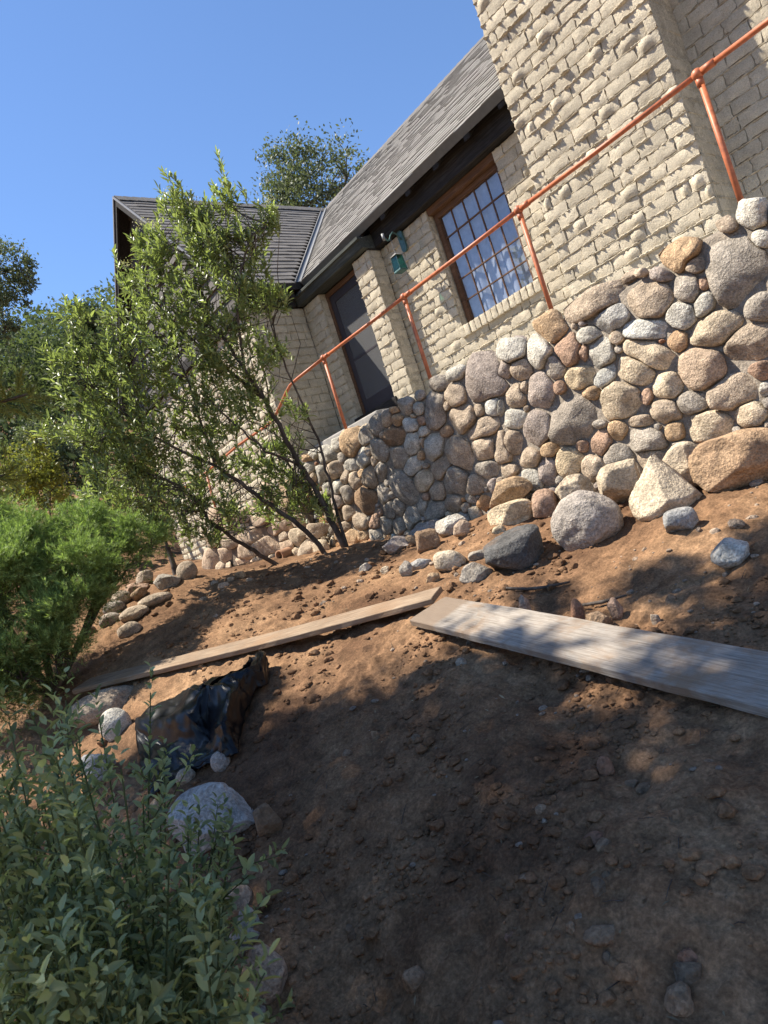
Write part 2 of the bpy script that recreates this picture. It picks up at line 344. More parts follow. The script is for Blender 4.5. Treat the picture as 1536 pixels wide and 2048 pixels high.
 (-6.84,1.06,0.072,-0.021,-0.036,-0.063,(0.3,0.275,0.24)),
 (-6.90,0.82,0.073,-0.019,-0.041,-0.073,(0.36,0.3,0.235)),
 (-6.86,1.23,0.097,-0.029,-0.041,-0.072,(0.42,0.41,0.37)),
 (-7.10,0.40,0.151,-0.033,-0.053,-0.095,(0.36,0.3,0.235)),
 (-7.37,0.40,0.106,-0.023,-0.062,-0.107,(0.36,0.3,0.235)),
 (-7.22,0.26,0.094,-0.019,-0.038,-0.068,(0.36,0.3,0.235)),
 (-7.42,0.19,0.071,-0.014,-0.034,-0.059,(0.4,0.29,0.185)),
 (-7.40,1.26,0.107,-0.031,-0.034,-0.056,(0.42,0.41,0.37)),
 (-7.60,1.14,0.092,-0.025,-0.041,-0.067,(0.42,0.41,0.37)),
 (-7.58,1.27,0.129,-0.037,-0.023,-0.038,(0.4,0.29,0.185)),
 (-7.59,1.00,0.074,-0.019,-0.035,-0.058,(0.36,0.3,0.235)),
 (-7.50,0.67,0.126,-0.030,-0.075,-0.126,(0.3,0.275,0.24)),
 (-5.85,-0.04,0.079,-0.016,-0.034,-0.069,(0.3,0.275,0.24)),
 (-6.46,0.27,0.045,-0.010,-0.019,-0.036,(0.36,0.25,0.185)),
]
LOW_STONES = [  # centre x, z, half axes (x, z) twice, colour
 (-10.42,1.07,0.365,-0.078,-0.084,-0.110,(0.42,0.33,0.25)),
 (-10.08,1.01,0.139,-0.030,-0.036,-0.049,(0.42,0.33,0.25)),
 (-10.20,0.88,0.283,-0.058,-0.044,-0.059,(0.42,0.33,0.25)),
 (-9.63,0.91,0.217,-0.047,-0.054,-0.076,(0.42,0.33,0.25)),
 (-9.68,0.78,0.197,-0.040,-0.048,-0.067,(0.48,0.41,0.31)),
 (-9.11,0.81,0.280,-0.060,-0.075,-0.110,(0.42,0.33,0.25)),
 (-9.40,0.61,0.398,-0.078,-0.079,-0.114,(0.42,0.33,0.25)),
 (-8.72,0.55,0.207,-0.042,-0.053,-0.081,(0.42,0.33,0.25)),
 (-10.27,0.72,0.357,-0.068,-0.119,-0.161,(0.36,0.3,0.235)),
 (-9.08,0.38,0.339,-0.062,-0.094,-0.140,(0.42,0.33,0.25)),
 (-9.83,0.39,0.335,-0.058,-0.098,-0.138,(0.42,0.33,0.25)),
 (-8.57,0.41,0.165,-0.032,-0.046,-0.072,(0.36,0.3,0.235)),
 (-8.56,0.29,0.183,-0.034,-0.058,-0.090,(0.42,0.33,0.25)),
 (-8.99,0.18,0.177,-0.030,-0.043,-0.065,(0.36,0.3,0.235)),
 (-9.49,0.18,0.339,-0.055,-0.066,-0.097,(0.42,0.33,0.25)),
 (-10.02,0.26,0.298,-0.048,-0.079,-0.111,(0.42,0.33,0.25)),
 (-8.18,0.36,0.172,-0.033,-0.071,-0.113,(0.48,0.41,0.31)),
 (-8.01,0.15,0.150,-0.027,-0.058,-0.095,(0.36,0.3,0.235)),
 (-7.75,0.10,0.144,-0.026,-0.051,-0.085,(0.48,0.41,0.31)),
 (-8.46,0.73,0.199,-0.044,-0.051,-0.079,(0.48,0.41,0.31)),
 (-8.07,0.53,0.169,-0.036,-0.048,-0.077,(0.36,0.3,0.235)),
 (-11.15,0.54,0.242,-0.041,-0.109,-0.140,(0.42,0.33,0.25)),
 (-10.56,0.51,0.223,-0.039,-0.077,-0.103,(0.42,0.33,0.25)),
 (-10.90,0.79,0.234,-0.044,-0.073,-0.094,(0.42,0.33,0.25)),
 (-7.79,0.32,0.145,-0.029,-0.046,-0.076,(0.36,0.3,0.235)),
 (-8.37,0.55,0.160,-0.033,-0.045,-0.070,(0.42,0.33,0.25)),
]
TOYON_BRANCHES = [
 [(-6.94,4.69,-0.01),(-6.88,4.58,0.37),(-6.87,4.49,0.79),(-6.83,4.36,1.08),(-6.78,4.24,1.49),(-6.73,4.12,1.88),(-6.71,3.97,2.24),(-6.76,3.89,2.57),(-6.82,3.80,2.90),(-6.79,3.81,3.36),(-6.71,3.88,3.86),(-6.64,3.95,4.24)],
 [(-6.71,3.97,2.24),(-6.47,3.93,2.73),(-6.34,4.07,3.24),(-6.18,4.26,3.57),(-6.02,4.45,3.63)],
 [(-6.73,4.12,1.88),(-7.06,3.84,2.52),(-7.26,3.55,3.11),(-7.34,3.42,3.58),(-7.32,3.42,4.00)],
 [(-7.04,4.47,0.04),(-6.98,4.21,0.42),(-7.04,3.95,0.73),(-7.01,3.65,1.06),(-7.04,3.44,1.31),(-7.11,3.17,1.53),(-7.19,2.89,1.80),(-7.26,2.61,2.26),(-7.32,2.36,2.62)],
 [(-7.04,3.44,1.31),(-6.94,3.38,1.82),(-6.92,3.37,2.39),(-7.04,3.35,2.91)],
 [(-7.57,4.13,0.02),(-7.50,3.87,0.23),(-7.45,3.60,0.48),(-7.39,3.34,0.77),(-7.36,3.19,1.10),(-7.39,2.98,1.33),(-7.52,2.65,1.60),(-7.67,2.26,2.00)],
 [(-6.92,4.71,-0.01),(-6.87,4.68,0.40),(-6.83,4.70,0.83),(-6.81,4.70,1.33),(-6.75,4.59,1.82),(-6.69,4.48,2.31),(-6.67,4.48,2.73),(-6.43,4.62,2.97)],
 [(-6.91,4.62,0.36),(-7.04,4.43,0.94),(-7.18,4.38,1.37),(-7.16,4.39,1.81),(-6.98,4.42,2.56),(-6.83,4.42,3.00)],
 [(-6.83,4.36,1.08),(-6.68,3.89,1.30),(-6.64,3.61,1.63),(-6.65,3.42,1.94)],
]
TOYON_BLOBS = [(-6.69,3.91,3.96,0.20),(-6.33,4.20,3.96,0.11),(-6.79,3.77,4.14,0.12),(-6.02,4.45,3.61,0.13),(-6.58,3.90,3.61,0.39),(-6.31,4.26,3.46,0.28),(-7.06,3.61,3.74,0.28),(-7.22,3.55,3.95,0.17),(-7.43,3.30,3.63,0.12),(-6.62,3.88,3.04,0.47),(-7.08,3.44,3.16,0.45),(-6.51,4.35,2.97,0.27),(-7.31,3.00,3.16,0.28),(-6.89,3.40,2.49,0.52),(-7.17,2.88,2.54,0.43),(-6.72,3.95,2.37,0.45),(-7.37,2.46,2.49,0.32),(-7.51,2.26,2.76,0.17),(-6.73,4.42,2.45,0.21),(-7.16,2.92,1.96,0.46),(-7.52,2.45,2.03,0.32),(-6.95,3.52,1.86,0.42),(-6.89,4.08,1.82,0.29),(-7.74,2.17,2.09,0.18),(-7.29,2.95,1.36,0.30),(-7.53,2.47,1.52,0.30),(-7.07,3.39,1.33,0.28),(-7.03,3.93,1.28,0.26),(-6.95,4.36,1.36,0.19),(-6.96,4.37,0.90,0.17),(-7.17,3.46,0.84,0.19),(-7.41,2.98,0.92,0.18),(-6.97,4.53,0.52,0.13),(-7.54,2.81,1.17,0.22),(-7.34,3.22,1.03,0.20),(-7.32,2.73,1.70,0.32),(-7.61,2.55,1.18,0.16),(-7.00,4.15,0.99,0.20),(-7.08,3.90,0.75,0.17),(-6.82,4.50,1.67,0.17),(-7.43,3.30,0.58,0.13),(-7.54,2.98,0.77,0.17),(-7.28,3.65,0.68,0.16),(-7.59,2.75,0.93,0.16),(-7.75,2.36,1.32,0.19),(-7.03,4.30,0.59,0.15),(-7.19,4.10,0.55,0.13),(-7.37,2.60,2.87,0.19),(-6.47,4.57,2.88,0.10),(-7.28,2.54,3.18,0.10),(-6.56,3.92,3.80,0.22),(-6.74,3.83,4.22,0.07),(-6.33,4.20,4.05,0.07)]
JUNIPER_BLOBS = [(-7.43,1.49,0.97,0.28),(-7.33,1.94,0.94,0.25),(-7.12,2.23,0.74,0.23),(-7.06,2.47,0.67,0.17),(-7.21,1.29,0.69,0.35),(-7.00,1.73,0.63,0.33),(-6.98,2.09,0.47,0.25),(-7.04,1.22,0.21,0.34),(-6.80,1.52,0.20,0.28),(-6.95,1.03,-0.15,0.31),(-6.74,1.29,-0.12,0.22),(-7.17,1.03,0.52,0.41),(-7.04,0.76,-0.31,0.35),(-7.81,1.00,1.11,0.44),(-7.53,0.74,0.36,0.41),(-6.95,1.81,0.30,0.17),(-7.89,1.21,1.21,0.29)]
SAGE_TIPS = [(-1.87,0.12,-0.44),(-1.79,0.05,-0.71),(-1.85,0.53,-0.78),(-2.20,0.08,-0.76),(-1.87,0.47,-0.68),(-2.49,0.45,-0.73),(-1.74,0.10,-0.64),(-2.89,0.52,-0.56),(-1.94,0.36,-0.26),(-2.49,0.17,-0.27),(-1.41,0.37,-0.63),(-2.44,0.06,-1.03),(-2.62,0.24,-0.11),(-1.98,0.26,-0.37),(-1.81,0.01,-0.63),(-1.65,0.06,-0.43),(-2.50,0.20,-0.87),(-3.16,0.33,-0.55),(-1.75,0.29,-0.36),(-3.08,0.18,-0.59),(-2.54,0.58,-0.89),(-2.09,0.41,-1.07),(-3.12,0.23,-0.67),(-1.89,0.31,-0.25),(-3.00,0.32,-0.59),(-2.71,0.22,-0.20),(-1.69,0.17,-0.54),(-1.91,0.24,-0.42),(-3.20,0.15,-0.81),(-1.87,0.44,-0.79),(-2.57,0.04,-0.86),(-2.22,0.17,-0.43),(-2.09,0.38,-0.73),(-2.41,0.24,-0.87),(-2.47,0.33,-0.74),(-1.98,0.10,-0.86),(-2.34,0.09,-0.82),(-2.03,0.51,-0.95),(-1.73,0.16,-0.63),(-1.94,0.49,-0.85),(-1.68,0.43,-0.53),(-2.35,0.33,-1.00),(-2.47,0.29,-1.08),(-2.30,0.40,-0.23),(-2.21,0.23,-0.92),(-1.93,0.26,-0.56),(-1.54,0.19,-0.67),(-1.91,0.10,-0.40),(-2.07,0.65,-0.81),(-1.91,0.12,-0.63),(-2.09,0.12,-0.82),(-1.63,0.18,-0.60),(-1.90,0.16,-0.35),(-2.88,0.21,-0.33),(-3.21,0.15,-0.66),(-2.02,0.17,-0.84),(-2.34,0.60,-0.64),(-2.65,0.10,-0.77),(-2.82,0.54,-0.35),(-1.71,0.51,-0.71),(-2.24,0.22,-0.36),(-2.92,0.64,-0.94),(-3.18,0.24,-0.75),(-2.48,0.45,-0.55),(-2.21,0.39,-0.27),(-2.91,0.54,-0.91),(-1.90,0.49,-0.94),(-2.83,0.41,-0.66),(-1.90,0.25,-0.71),(-2.61,0.07,-0.66),(-1.57,0.17,-0.61),(-1.80,0.41,-0.34),(-2.95,0.43,-0.60),(-1.70,0.27,-0.24),(-1.79,0.27,-0.35),(-2.46,0.40,-0.86),(-1.77,0.19,-0.58),(-2.20,0.55,-1.02),(-2.82,0.18,-0.29),(-1.83,0.26,-0.52),(-2.03,0.14,-0.68),(-1.62,0.12,-0.62),(-1.95,0.20,-0.57),(-2.15,0.15,-0.41),(-1.89,0.15,-0.61),(-2.20,0.23,-0.78),(-2.76,0.30,-0.32),(-1.53,0.38,-0.73),(-2.05,0.53,-0.91),(-2.38,0.35,-0.50),(-1.88,0.32,-0.94),(-2.45,0.20,-1.06),(-3.02,0.18,-0.64),(-2.31,0.42,-0.84),(-2.09,0.26,-1.00),(-2.10,0.21,-0.67),(-3.03,0.34,-0.80),(-2.06,0.32,-0.57),(-1.54,0.41,-0.61),(-2.07,0.55,-1.00),(-1.92,0.45,-0.59),(-2.67,0.05,-0.76),(-2.58,0.17,-0.97),(-1.94,0.19,-0.26),(-2.73,0.56,-0.80),(-2.15,0.27,-0.62),(-2.58,0.28,-0.45),(-1.75,0.24,-0.34),(-2.71,0.21,-0.12),(-2.42,0.42,-1.24),(-2.94,0.27,-0.76),(-2.20,0.21,-0.54),(-2.16,0.56,-1.18),(-2.19,0.71,-0.77),(-1.52,0.25,-0.58),(-2.51,0.39,-1.21),(-2.46,0.32,-1.02),(-2.22,0.23,-0.95),(-2.36,0.57,-1.03),(-3.14,0.29,-0.23),(-2.19,0.53,-0.53),(-2.08,0.33,-0.57),(-2.05,0.15,-0.36),(-2.54,0.15,-1.06),(-1.88,0.01,-0.69),(-2.25,0.40,-1.19),(-1.57,0.36,-0.89),(-2.20,0.63,-0.67),(-2.60,0.23,-0.76),(-2.19,0.45,-1.15),(-2.54,0.06,-0.82),(-2.03,0.38,-0.56),(-1.98,0.25,-0.39),(-1.63,0.22,-0.53),(-2.03,0.17,-0.22),(-2.39,0.70,-0.26),(-2.74,0.40,-0.20),(-2.44,0.46,-0.19),(-2.50,0.55,-0.29),(-2.32,0.28,-0.18),(-2.24,0.74,-0.71),(-2.04,0.68,-0.71),(-2.39,0.72,-0.74),(-2.51,0.71,-0.52)]
TREE_BLOBS = {
 'oakroof': [(-20.09,17.46,13.35,2.14),(-20.53,16.84,14.51,1.20),(-20.08,19.05,14.31,1.01),(-21.03,16.24,13.64,0.78),(-20.65,16.82,11.99,2.33)],
 'oakleft': [(-18.05,4.06,9.04,1.28),(-17.50,4.76,9.01,0.67),(-17.26,5.07,8.82,0.49),(-17.92,4.26,8.19,0.73),(-17.56,4.71,8.39,0.39),(-18.22,3.92,7.56,0.86),(-17.81,4.43,7.61,0.27)],
 'pine': [(-29.47,10.42,11.71,0.73),(-29.28,10.61,12.76,0.56),(-29.65,10.25,10.66,0.95),(-29.82,9.96,11.89,0.39),(-29.06,10.92,12.18,0.35)],
 'hilla': [(-39.48,10.46,14.52,1.91),(-40.00,9.75,15.37,1.64),(-38.81,11.37,13.58,1.64),(-40.15,9.68,13.12,2.19)],
 'hillb': [(-33.93,11.23,11.47,1.47),(-34.80,10.17,10.37,1.96),(-33.37,11.99,10.40,1.71)],
 'hillc': [(-27.81,6.23,7.97,1.50),(-27.11,7.20,6.80,1.50),(-26.13,8.47,6.28,1.31)],
 'pale': [(-18.96,4.72,4.95,0.65),(-18.70,5.09,4.26,0.71),(-19.28,4.35,4.29,0.65),(-18.32,5.57,4.47,0.58)],
 'yellow': [(-11.75,2.69,2.77,0.36),(-11.96,2.44,2.50,0.40),(-11.66,2.84,2.26,0.32),(-11.60,2.87,3.11,0.22),(-11.51,3.02,2.48,0.20)],
 'shrubr': [(-10.16,3.98,1.45,0.30),(-10.36,3.71,1.63,0.34),(-9.95,4.24,1.74,0.30),(-10.43,3.61,1.99,0.30)],
}
PINE_TWIGS = [[(-5.28,0.63,1.63),(-4.84,0.87,1.57),(-4.60,1.03,1.51),(-4.39,1.13,1.47)],[(-5.15,0.50,1.11),(-4.84,0.74,1.06),(-4.59,0.90,1.05)]]
PLASTIC = [  # rows of x, y, lift above the soil
 [(-4.93,2.18,0.03),(-4.91,2.20,0.07),(-4.84,2.23,0.1),(-4.78,2.24,0.1),(-4.73,2.25,0.07),(-4.68,2.23,0.02)],
 [(-4.93,2.04,0.02),(-4.70,2.01,0.12),(-4.82,2.12,0.03),(-4.53,2.04,0.12),(-4.48,2.06,0.1),(-4.47,2.08,0.02)],
 [(-5.04,1.79,0.1),(-4.74,1.77,0.17),(-4.87,1.89,0.03),(-4.57,1.83,0.17),(-4.48,1.90,0.15),(-4.46,1.95,0.02)],
 [(-5.27,1.62,0.1),(-4.80,1.69,0.18),(-4.64,1.70,0.19),(-4.57,1.73,0.2),(-4.33,1.78,0.17),(-4.35,1.83,0.02)],
 [(-5.47,1.43,0.06),(-4.95,1.48,0.13),(-4.58,1.55,0.14),(-4.58,1.62,0.02),(-4.20,1.62,0.19),(-4.25,1.72,0.02)],
 [(-5.39,1.38,0.02),(-4.98,1.43,0.02),(-4.62,1.51,0.02),(-4.40,1.55,0.03),(-4.15,1.56,0.14),(-4.15,1.63,0.02)],
 [(-5.04,1.27,0.02),(-4.76,1.32,0.03),(-4.54,1.39,0.02),(-4.35,1.47,0.02),(-4.15,1.51,0.06),(-4.06,1.57,0.02)],
 [(-4.73,1.19,0.02),(-4.57,1.21,0.05),(-4.52,1.27,0.02),(-4.45,1.32,0.02),(-4.39,1.36,0.02),(-4.37,1.40,0.01)],
 [(-4.51,1.13,0.01),(-4.47,1.15,0.02),(-4.46,1.17,0.02),(-4.43,1.19,0.02),(-4.43,1.22,0.01),(-4.41,1.24,0.01)],
]
# ------------------------------------------------------------------ helpers
COLL = scene.collection
def tag(o, label=None, cat=None, group=None, kind=None):
    if label: o['label'] = label
    if cat: o['category'] = cat
    if group: o['group'] = group
    if kind: o['kind'] = kind
    return o
def empty(name, loc, label, cat, group=None):
    o = bpy.data.objects.new(name, None); COLL.objects.link(o); o.location = loc
    o.empty_display_size = 0.2
    return tag(o, label, cat, group)
def adopt(o, parent):
    o.parent = parent
    if parent.type == 'EMPTY': o.matrix_parent_inverse = Matrix.Translation(-Vector(parent.location))
def make_mesh(name, v, f, smooth=True):
    me = bpy.data.meshes.new(name)
    if isinstance(f, np.ndarray):
        v = np.asarray(v, np.float32); n, k = f.shape
        me.vertices.add(len(v)); me.vertices.foreach_set('co', v.ravel())
        me.loops.add(n*k); me.loops.foreach_set('vertex_index', f.astype(np.int32).ravel())
        me.polygons.add(n); me.polygons.foreach_set('loop_start', np.arange(0, n*k, k, dtype=np.int32))
        me.update(calc_edges=True)
    else:
        me.from_pydata([tuple(map(float, p)) for p in v], [], [tuple(int(i) for i in q) for q in f])
    if smooth: me.polygons.foreach_set('use_smooth', np.ones(len(me.polygons), bool))
    me.validate(); me.update()
    return me
def crisp(me, deg=38):
    me.set_sharp_from_angle(angle=math.radians(deg)); return me
def link(name, me, mat=None, parent=None, color=None):
    o = bpy.data.objects.new(name, me); COLL.objects.link(o)
    if mat is not None and not me.materials: me.materials.append(mat)
    if color is not None: o.color = (*color, 1.0)
    if parent is not None: adopt(o, parent)
    return o
def obj(name, v, f, mat, parent=None, smooth=True, color=None):
    return link(name, make_mesh(name, v, f, smooth), mat, parent, color)
def place(o, loc, rot=(0, 0, 0), scale=(1, 1, 1)):
    o.location = loc; o.rotation_euler = rot; o.scale = scale
    return o
class MB:
    """collects boxes, tubes and strips for ONE mesh"""
    def __init__(s): s.v, s.f = [], []
    def add(s, v, f):
        b = len(s.v); s.v += [tuple(p) for p in v]; s.f += [tuple(i+b for i in q) for q in f]; return s
    def box(s, lo, hi):
        (a, b, c), (d, e, g) = lo, hi
        return s.add([(a,b,c),(d,b,c),(d,e,c),(a,e,c),(a,b,g),(d,b,g),(d,e,g),(a,e,g)],
                     [(0,3,2,1),(4,5,6,7),(0,1,5,4),(1,2,6,5),(2,3,7,6),(3,0,4,7)])
    def hexa(s, p): return s.add(p, [(0,3,2,1),(4,5,6,7),(0,1,5,4),(1,2,6,5),(2,3,7,6),(3,0,4,7)])
    def tube(s, pts, rad, n=10, caps=True):
        pts = [Vector(p) for p in pts]; rad = rad if hasattr(rad, '__len__') else [rad]*len(pts)
        b = len(s.v); ref = None
        for i, p in enumerate(pts):
            t = (pts[min(i+1, len(pts)-1)]-pts[max(i-1, 0)]).normalized()
            if ref is None: ref = t.orthogonal().normalized()
            ref = (ref-t*ref.dot(t)).normalized(); bi = t.cross(ref)
            for k in range(n):
                a = 2*math.pi*k/n; s.v.append(tuple(p+(ref*math.cos(a)+bi*math.sin(a))*rad[i]))
        for i in range(len(pts)-1):
            for k in range(n):
                q = b+i*n; s.f.append((q+k, q+(k+1) % n, q+n+(k+1) % n, q+n+k))
        if caps:
            s.f.append(tuple(b+k for k in range(n))[::-1]); s.f.append(tuple(b+(len(pts)-1)*n+k for k in range(n)))
        return s
    def ball(s, c, r, n=10, m=7):
        b = len(s.v); c = Vector(c)
        for i in range(1, m):
            th = math.pi*i/m
            for k in range(n):
                a = 2*math.pi*k/n; s.v.append(tuple(c+Vector((math.sin(th)*math.cos(a), math.sin(th)*math.sin(a), math.cos(th)))*r))
        s.v += [tuple(c+Vector((0, 0, r))), tuple(c-Vector((0, 0, r)))]; T = len(s.v)-2
        for i in range(m-2):
            for k in range(n): q = b+i*n; s.f.append((q+k, q+n+k, q+n+(k+1) % n, q+(k+1) % n))
        for k in range(n):
            s.f.append((T, b+k, b+(k+1) % n)); q = b+(m-2)*n; s.f.append((T+1, q+(k+1) % n, q+k))
        return s
    def build(s, name, mat, parent=None, smooth=False, color=None): return obj(name, s.v, s.f, mat, parent, smooth, color)
def bevel(o, w=0.006, seg=2):
    m = o.modifiers.new('bevel', 'BEVEL'); m.width = w; m.segments = seg; m.limit_method = 'ANGLE'
    return o

# ------------------------------------------------------------------ materials
def material(name, rough=0.8, spec=0.3):
    m = bpy.data.materials.new(name); m.use_nodes = True
    n = m.node_tree.nodes; b = n['Principled BSDF']
    b.inputs['Roughness'].default_value = rough; b.inputs['Specular IOR Level'].default_value = spec
    return m, n, m.node_tree.links, b
def tex_noise(n, l, vec, scale, detail=5, rough=0.55, dist=0.0):
    t = n.new('ShaderNodeTexNoise'); t.inputs['Scale'].default_value = scale; t.inputs['Detail'].default_value = detail
    t.inputs['Roughness'].default_value = rough; t.inputs['Distortion'].default_value = dist
    if vec is not None: l.new(vec, t.inputs['Vector'])
    return t
def ramp(n, l, fac, stops):
    r = n.new('ShaderNodeValToRGB'); e = r.color_ramp.elements
    while len(e) < len(stops): e.new(0.5)
    for i, (p, c) in enumerate(stops): e[i].position = p; e[i].color = (*c, 1) if len(c) == 3 else c
    l.new(fac, r.inputs[0]); return r
def mixc(n, l, a, b, fac, mode='MIX'):
    m = n.new('ShaderNodeMix'); m.data_type = 'RGBA'; m.blend_type = mode
    for s, v in ((6, a), (7, b), (0, fac)):
        if isinstance(v, (int, float)): m.inputs[s].default_value = v
        elif isinstance(v, tuple): m.inputs[s].default_value = (*v, 1)
        else: l.new(v, m.inputs[s])
    return m.outputs[2]
def bump(n, l, b, h, strength=0.5, dist=0.01, prev=None):
    u = n.new('ShaderNodeBump'); u.inputs['Strength'].default_value = strength; u.inputs['Distance'].default_value = dist
    l.new(h, u.inputs['Height'])
    if prev is not None: l.new(prev.outputs[0], u.inputs['Normal'])
    l.new(u.outputs[0], b.inputs['Normal']); return u
def coords(n, kind='Object'):
    return n.new('ShaderNodeTexCoord').outputs[kind]
def world_pos(n): return n.new('ShaderNodeNewGeometry').outputs['Position']

def m_tinted(name, rough=0.85, var=0.35, s1=9, s2=60, bstr=0.6, bdist=0.008, speck=0.0, spec=0.25, grime=None):
    """object colour broken up by two noises in world space"""
    m, n, l, b = material(name, rough, spec); P = world_pos(n)
    oi = n.new('ShaderNodeObjectInfo')
    a = tex_noise(n, l, P, s1, 6, 0.6, 0.4); c = tex_noise(n, l, P, s2, 4, 0.6)
    r1 = ramp(n, l, a.outputs[0], [(0.28, (1-var,)*3), (0.72, (1+var*0.8,)*3)])
    col = mixc(n, l, oi.outputs['Color'], r1.outputs[0], 1.0, 'MULTIPLY')
    r2 = ramp(n, l, c.outputs[0], [(0.3, (1-var*0.6,)*3), (0.7, (1+var*0.5,)*3)])
    col = mixc(n, l, col, r2.outputs[0], 1.0, 'MULTIPLY')
    if speck:
        v = n.new('ShaderNodeTexVoronoi'); v.inputs['Scale'].default_value = s2*2.2; l.new(P, v.inputs['Vector'])
        r3 = ramp(n, l, v.outputs['Color'], [(0.25, (0.45,)*3), (0.5, (1.0,)*3), (0.8, (1.35,)*3)])
        col = mixc(n, l, col, mixc(n, l, col, r3.outputs[0], 1.0, 'MULTIPLY'), speck)
    if grime:
        g = tex_noise(n, l, P, 2.3, 5, 0.65); rg = ramp(n, l, g.outputs[0], [(0.52, (0, 0, 0)), (0.7, (1, 1, 1))])
        gm = n.new('ShaderNodeMath'); gm.operation = 'MULTIPLY'; gm.inputs[1].default_value = grime[1]; l.new(rg.outputs[0], gm.inputs[0])
        col = mixc(n, l, col, grime[0], gm.outputs[0])
    l.new(col, b.inputs['Base Color'])
    p = bump(n, l, b, a.outputs[0], bstr*0.7, bdist*2.5); bump(n, l, b, c.outputs[0], bstr, bdist, p)
    return m
M = {}
M['brick'] = m_tinted('painted_brick', 0.92, 0.2, 6, 80, 1.0, 0.008, speck=0.3, grime=((0.20, 0.175, 0.14), 0.35))
M['stone'] = m_tinted('field_stone', 0.92, 0.42, 10, 60, 1.0, 0.014, speck=0.5)
M['rock'] = m_tinted('loose_rock', 0.94, 0.42, 7, 45, 1.0, 0.016, speck=0.45, grime=((0.25, 0.15, 0.085), 0.45))
M['mortar'] = m_tinted('wall_mortar', 0.95, 0.35, 9, 50, 1.0, 0.014, speck=0.3)
M['shingle'] = m_tinted('asphalt_shingle', 0.95, 0.16, 3, 220, 0.8, 0.003, speck=0.45)
M['dark_wood'] = None
def m_wood(name, c0, c1, c2, stretch=(1.2, 22, 22), rough=0.85, bstr=0.6, dirt=None, coord='Object', worn=None):
    m, n, l, b = material(name, rough, 0.2); mp = n.new('ShaderNodeMapping'); mp.inputs['Scale'].default_value = stretch
    C = coords(n, coord); l.new(C, mp.inputs['Vector'])
    a = tex_noise(n, l, mp.outputs[0], 2.2, 8, 0.65, 0.6); r = ramp(n, l, a.outputs[0], [(0.3, c0), (0.5, c1), (0.72, c2)])
    g = tex_noise(n, l, C, 1.7, 4, 0.6); rg = ramp(n, l, g.outputs[0], [(0.35, (0.75,)*3), (0.65, (1.15,)*3)])
    col = mixc(n, l, r.outputs[0], rg.outputs[0], 1.0, 'MULTIPLY')
    if dirt:
        d = tex_noise(n, l, C, 2.6, 7, 0.7, 0.5); rd = ramp(n, l, d.outputs[0], [(0.50, (0, 0, 0)), (0.66, (1, 1, 1))])
        dm = n.new('ShaderNodeMath'); dm.operation = 'MULTIPLY'; dm.inputs[1].default_value = dirt[1]; l.new(rd.outputs[0], dm.inputs[0])
        col = mixc(n, l, col, dirt[0], dm.outputs[0])
    if worn:
        sx = n.new('ShaderNodeSeparateXYZ'); l.new(C, sx.inputs[0]); wv = n.new('ShaderNodeMath'); wv.operation = 'MULTIPLY_ADD'; wv.inputs[1].default_value = 0.10; l.new(g.outputs[0], wv.inputs[0]); l.new(sx.outputs[0], wv.inputs[2])
        mr = n.new('ShaderNodeMapRange'); mr.inputs[1].default_value = worn[1]; mr.inputs[2].default_value = worn[1]+.05; mr.inputs[3].default_value = .85; mr.inputs[4].default_value = 0; l.new(wv.outputs[0], mr.inputs[0])
        col = mixc(n, l, col, worn[0], mr.outputs[0])
    l.new(col, b.inputs['Base Color'])
    fine = n.new('ShaderNodeMapping'); fine.inputs['Scale'].default_value = (stretch[0]*2, stretch[1]*4, stretch[2]*4); l.new(C, fine.inputs['Vector'])
    a2 = tex_noise(n, l, fine.outputs[0], 3, 6, 0.7)
    p = bump(n, l, b, a.outputs[0], bstr, 0.006); bump(n, l, b, a2.outputs[0], bstr, 0.003, p)
    return m
M['dark_wood'] = m_wood('dark_stained_wood', (0.012, 0.011, 0.010), (0.028, 0.025, 0.023), (0.055, 0.05, 0.046))
M['green_wood'] = m_wood('weathered_dark_green_wood', (0.035, 0.038, 0.034), (0.06, 0.065, 0.058), (0.11, 0.115, 0.10))
M['siding'] = m_wood('weathered_siding', (0.05, 0.046, 0.042), (0.11, 0.10, 0.092), (0.21, 0.195, 0.18))
M['red_wood'] = m_wood('red_brown_trim', (0.075, 0.038, 0.02), (0.13, 0.068, 0.037), (0.21, 0.115, 0.065), rough=0.6)
M['plank'] = m_wood('weathered_plank', (0.19, 0.16, 0.125), (0.34, 0.295, 0.245), (0.45, 0.405, 0.345), (2.6, 60, 60), bstr=0.8, dirt=((0.27, 0.18, 0.11), 0.85), worn=((0.20, 0.145, 0.10), 0.32))
M['plank_tan'] = m_wood('dirty_plank', (0.15, 0.105, 0.07), (0.27, 0.195, 0.13), (0.38, 0.29, 0.20), (2.2, 32, 32), bstr=0.8, dirt=((0.26, 0.16, 0.09), 0.7))
M['bark'] = m_wood('bark', (0.035, 0.027, 0.021), (0.085, 0.068, 0.055), (0.16, 0.135, 0.115), (8, 8, 2.5), coord='Object')
def m_plain(name, col, rough=0.6, spec=0.3, metal=0.0, var=0.12, scale=14, bstr=0.15):
    m, n, l, b = material(name, rough, spec); P = world_pos(n)
    a = tex_noise(n, l, P, scale, 5, 0.6); r = ramp(n, l, a.outputs[0], [(0.3, tuple(c*(1-var) for c in col)), (0.7, tuple(min(1, c*(1+var)) for c in col))])
    l.new(r.outputs[0], b.inputs['Base Color']); b.inputs['Metallic'].default_value = metal
    bump(n, l, b, a.outputs[0], bstr, 0.004); return m
M['rail_paint'] = m_plain('orange_red_pipe_paint', (0.45, 0.135, 0.055), 0.5, 0.4, 0, 0.3, 22)
M['door_paint'] = m_plain('dark_plum_door_paint', (0.035, 0.029, 0.034), 0.5, 0.4)
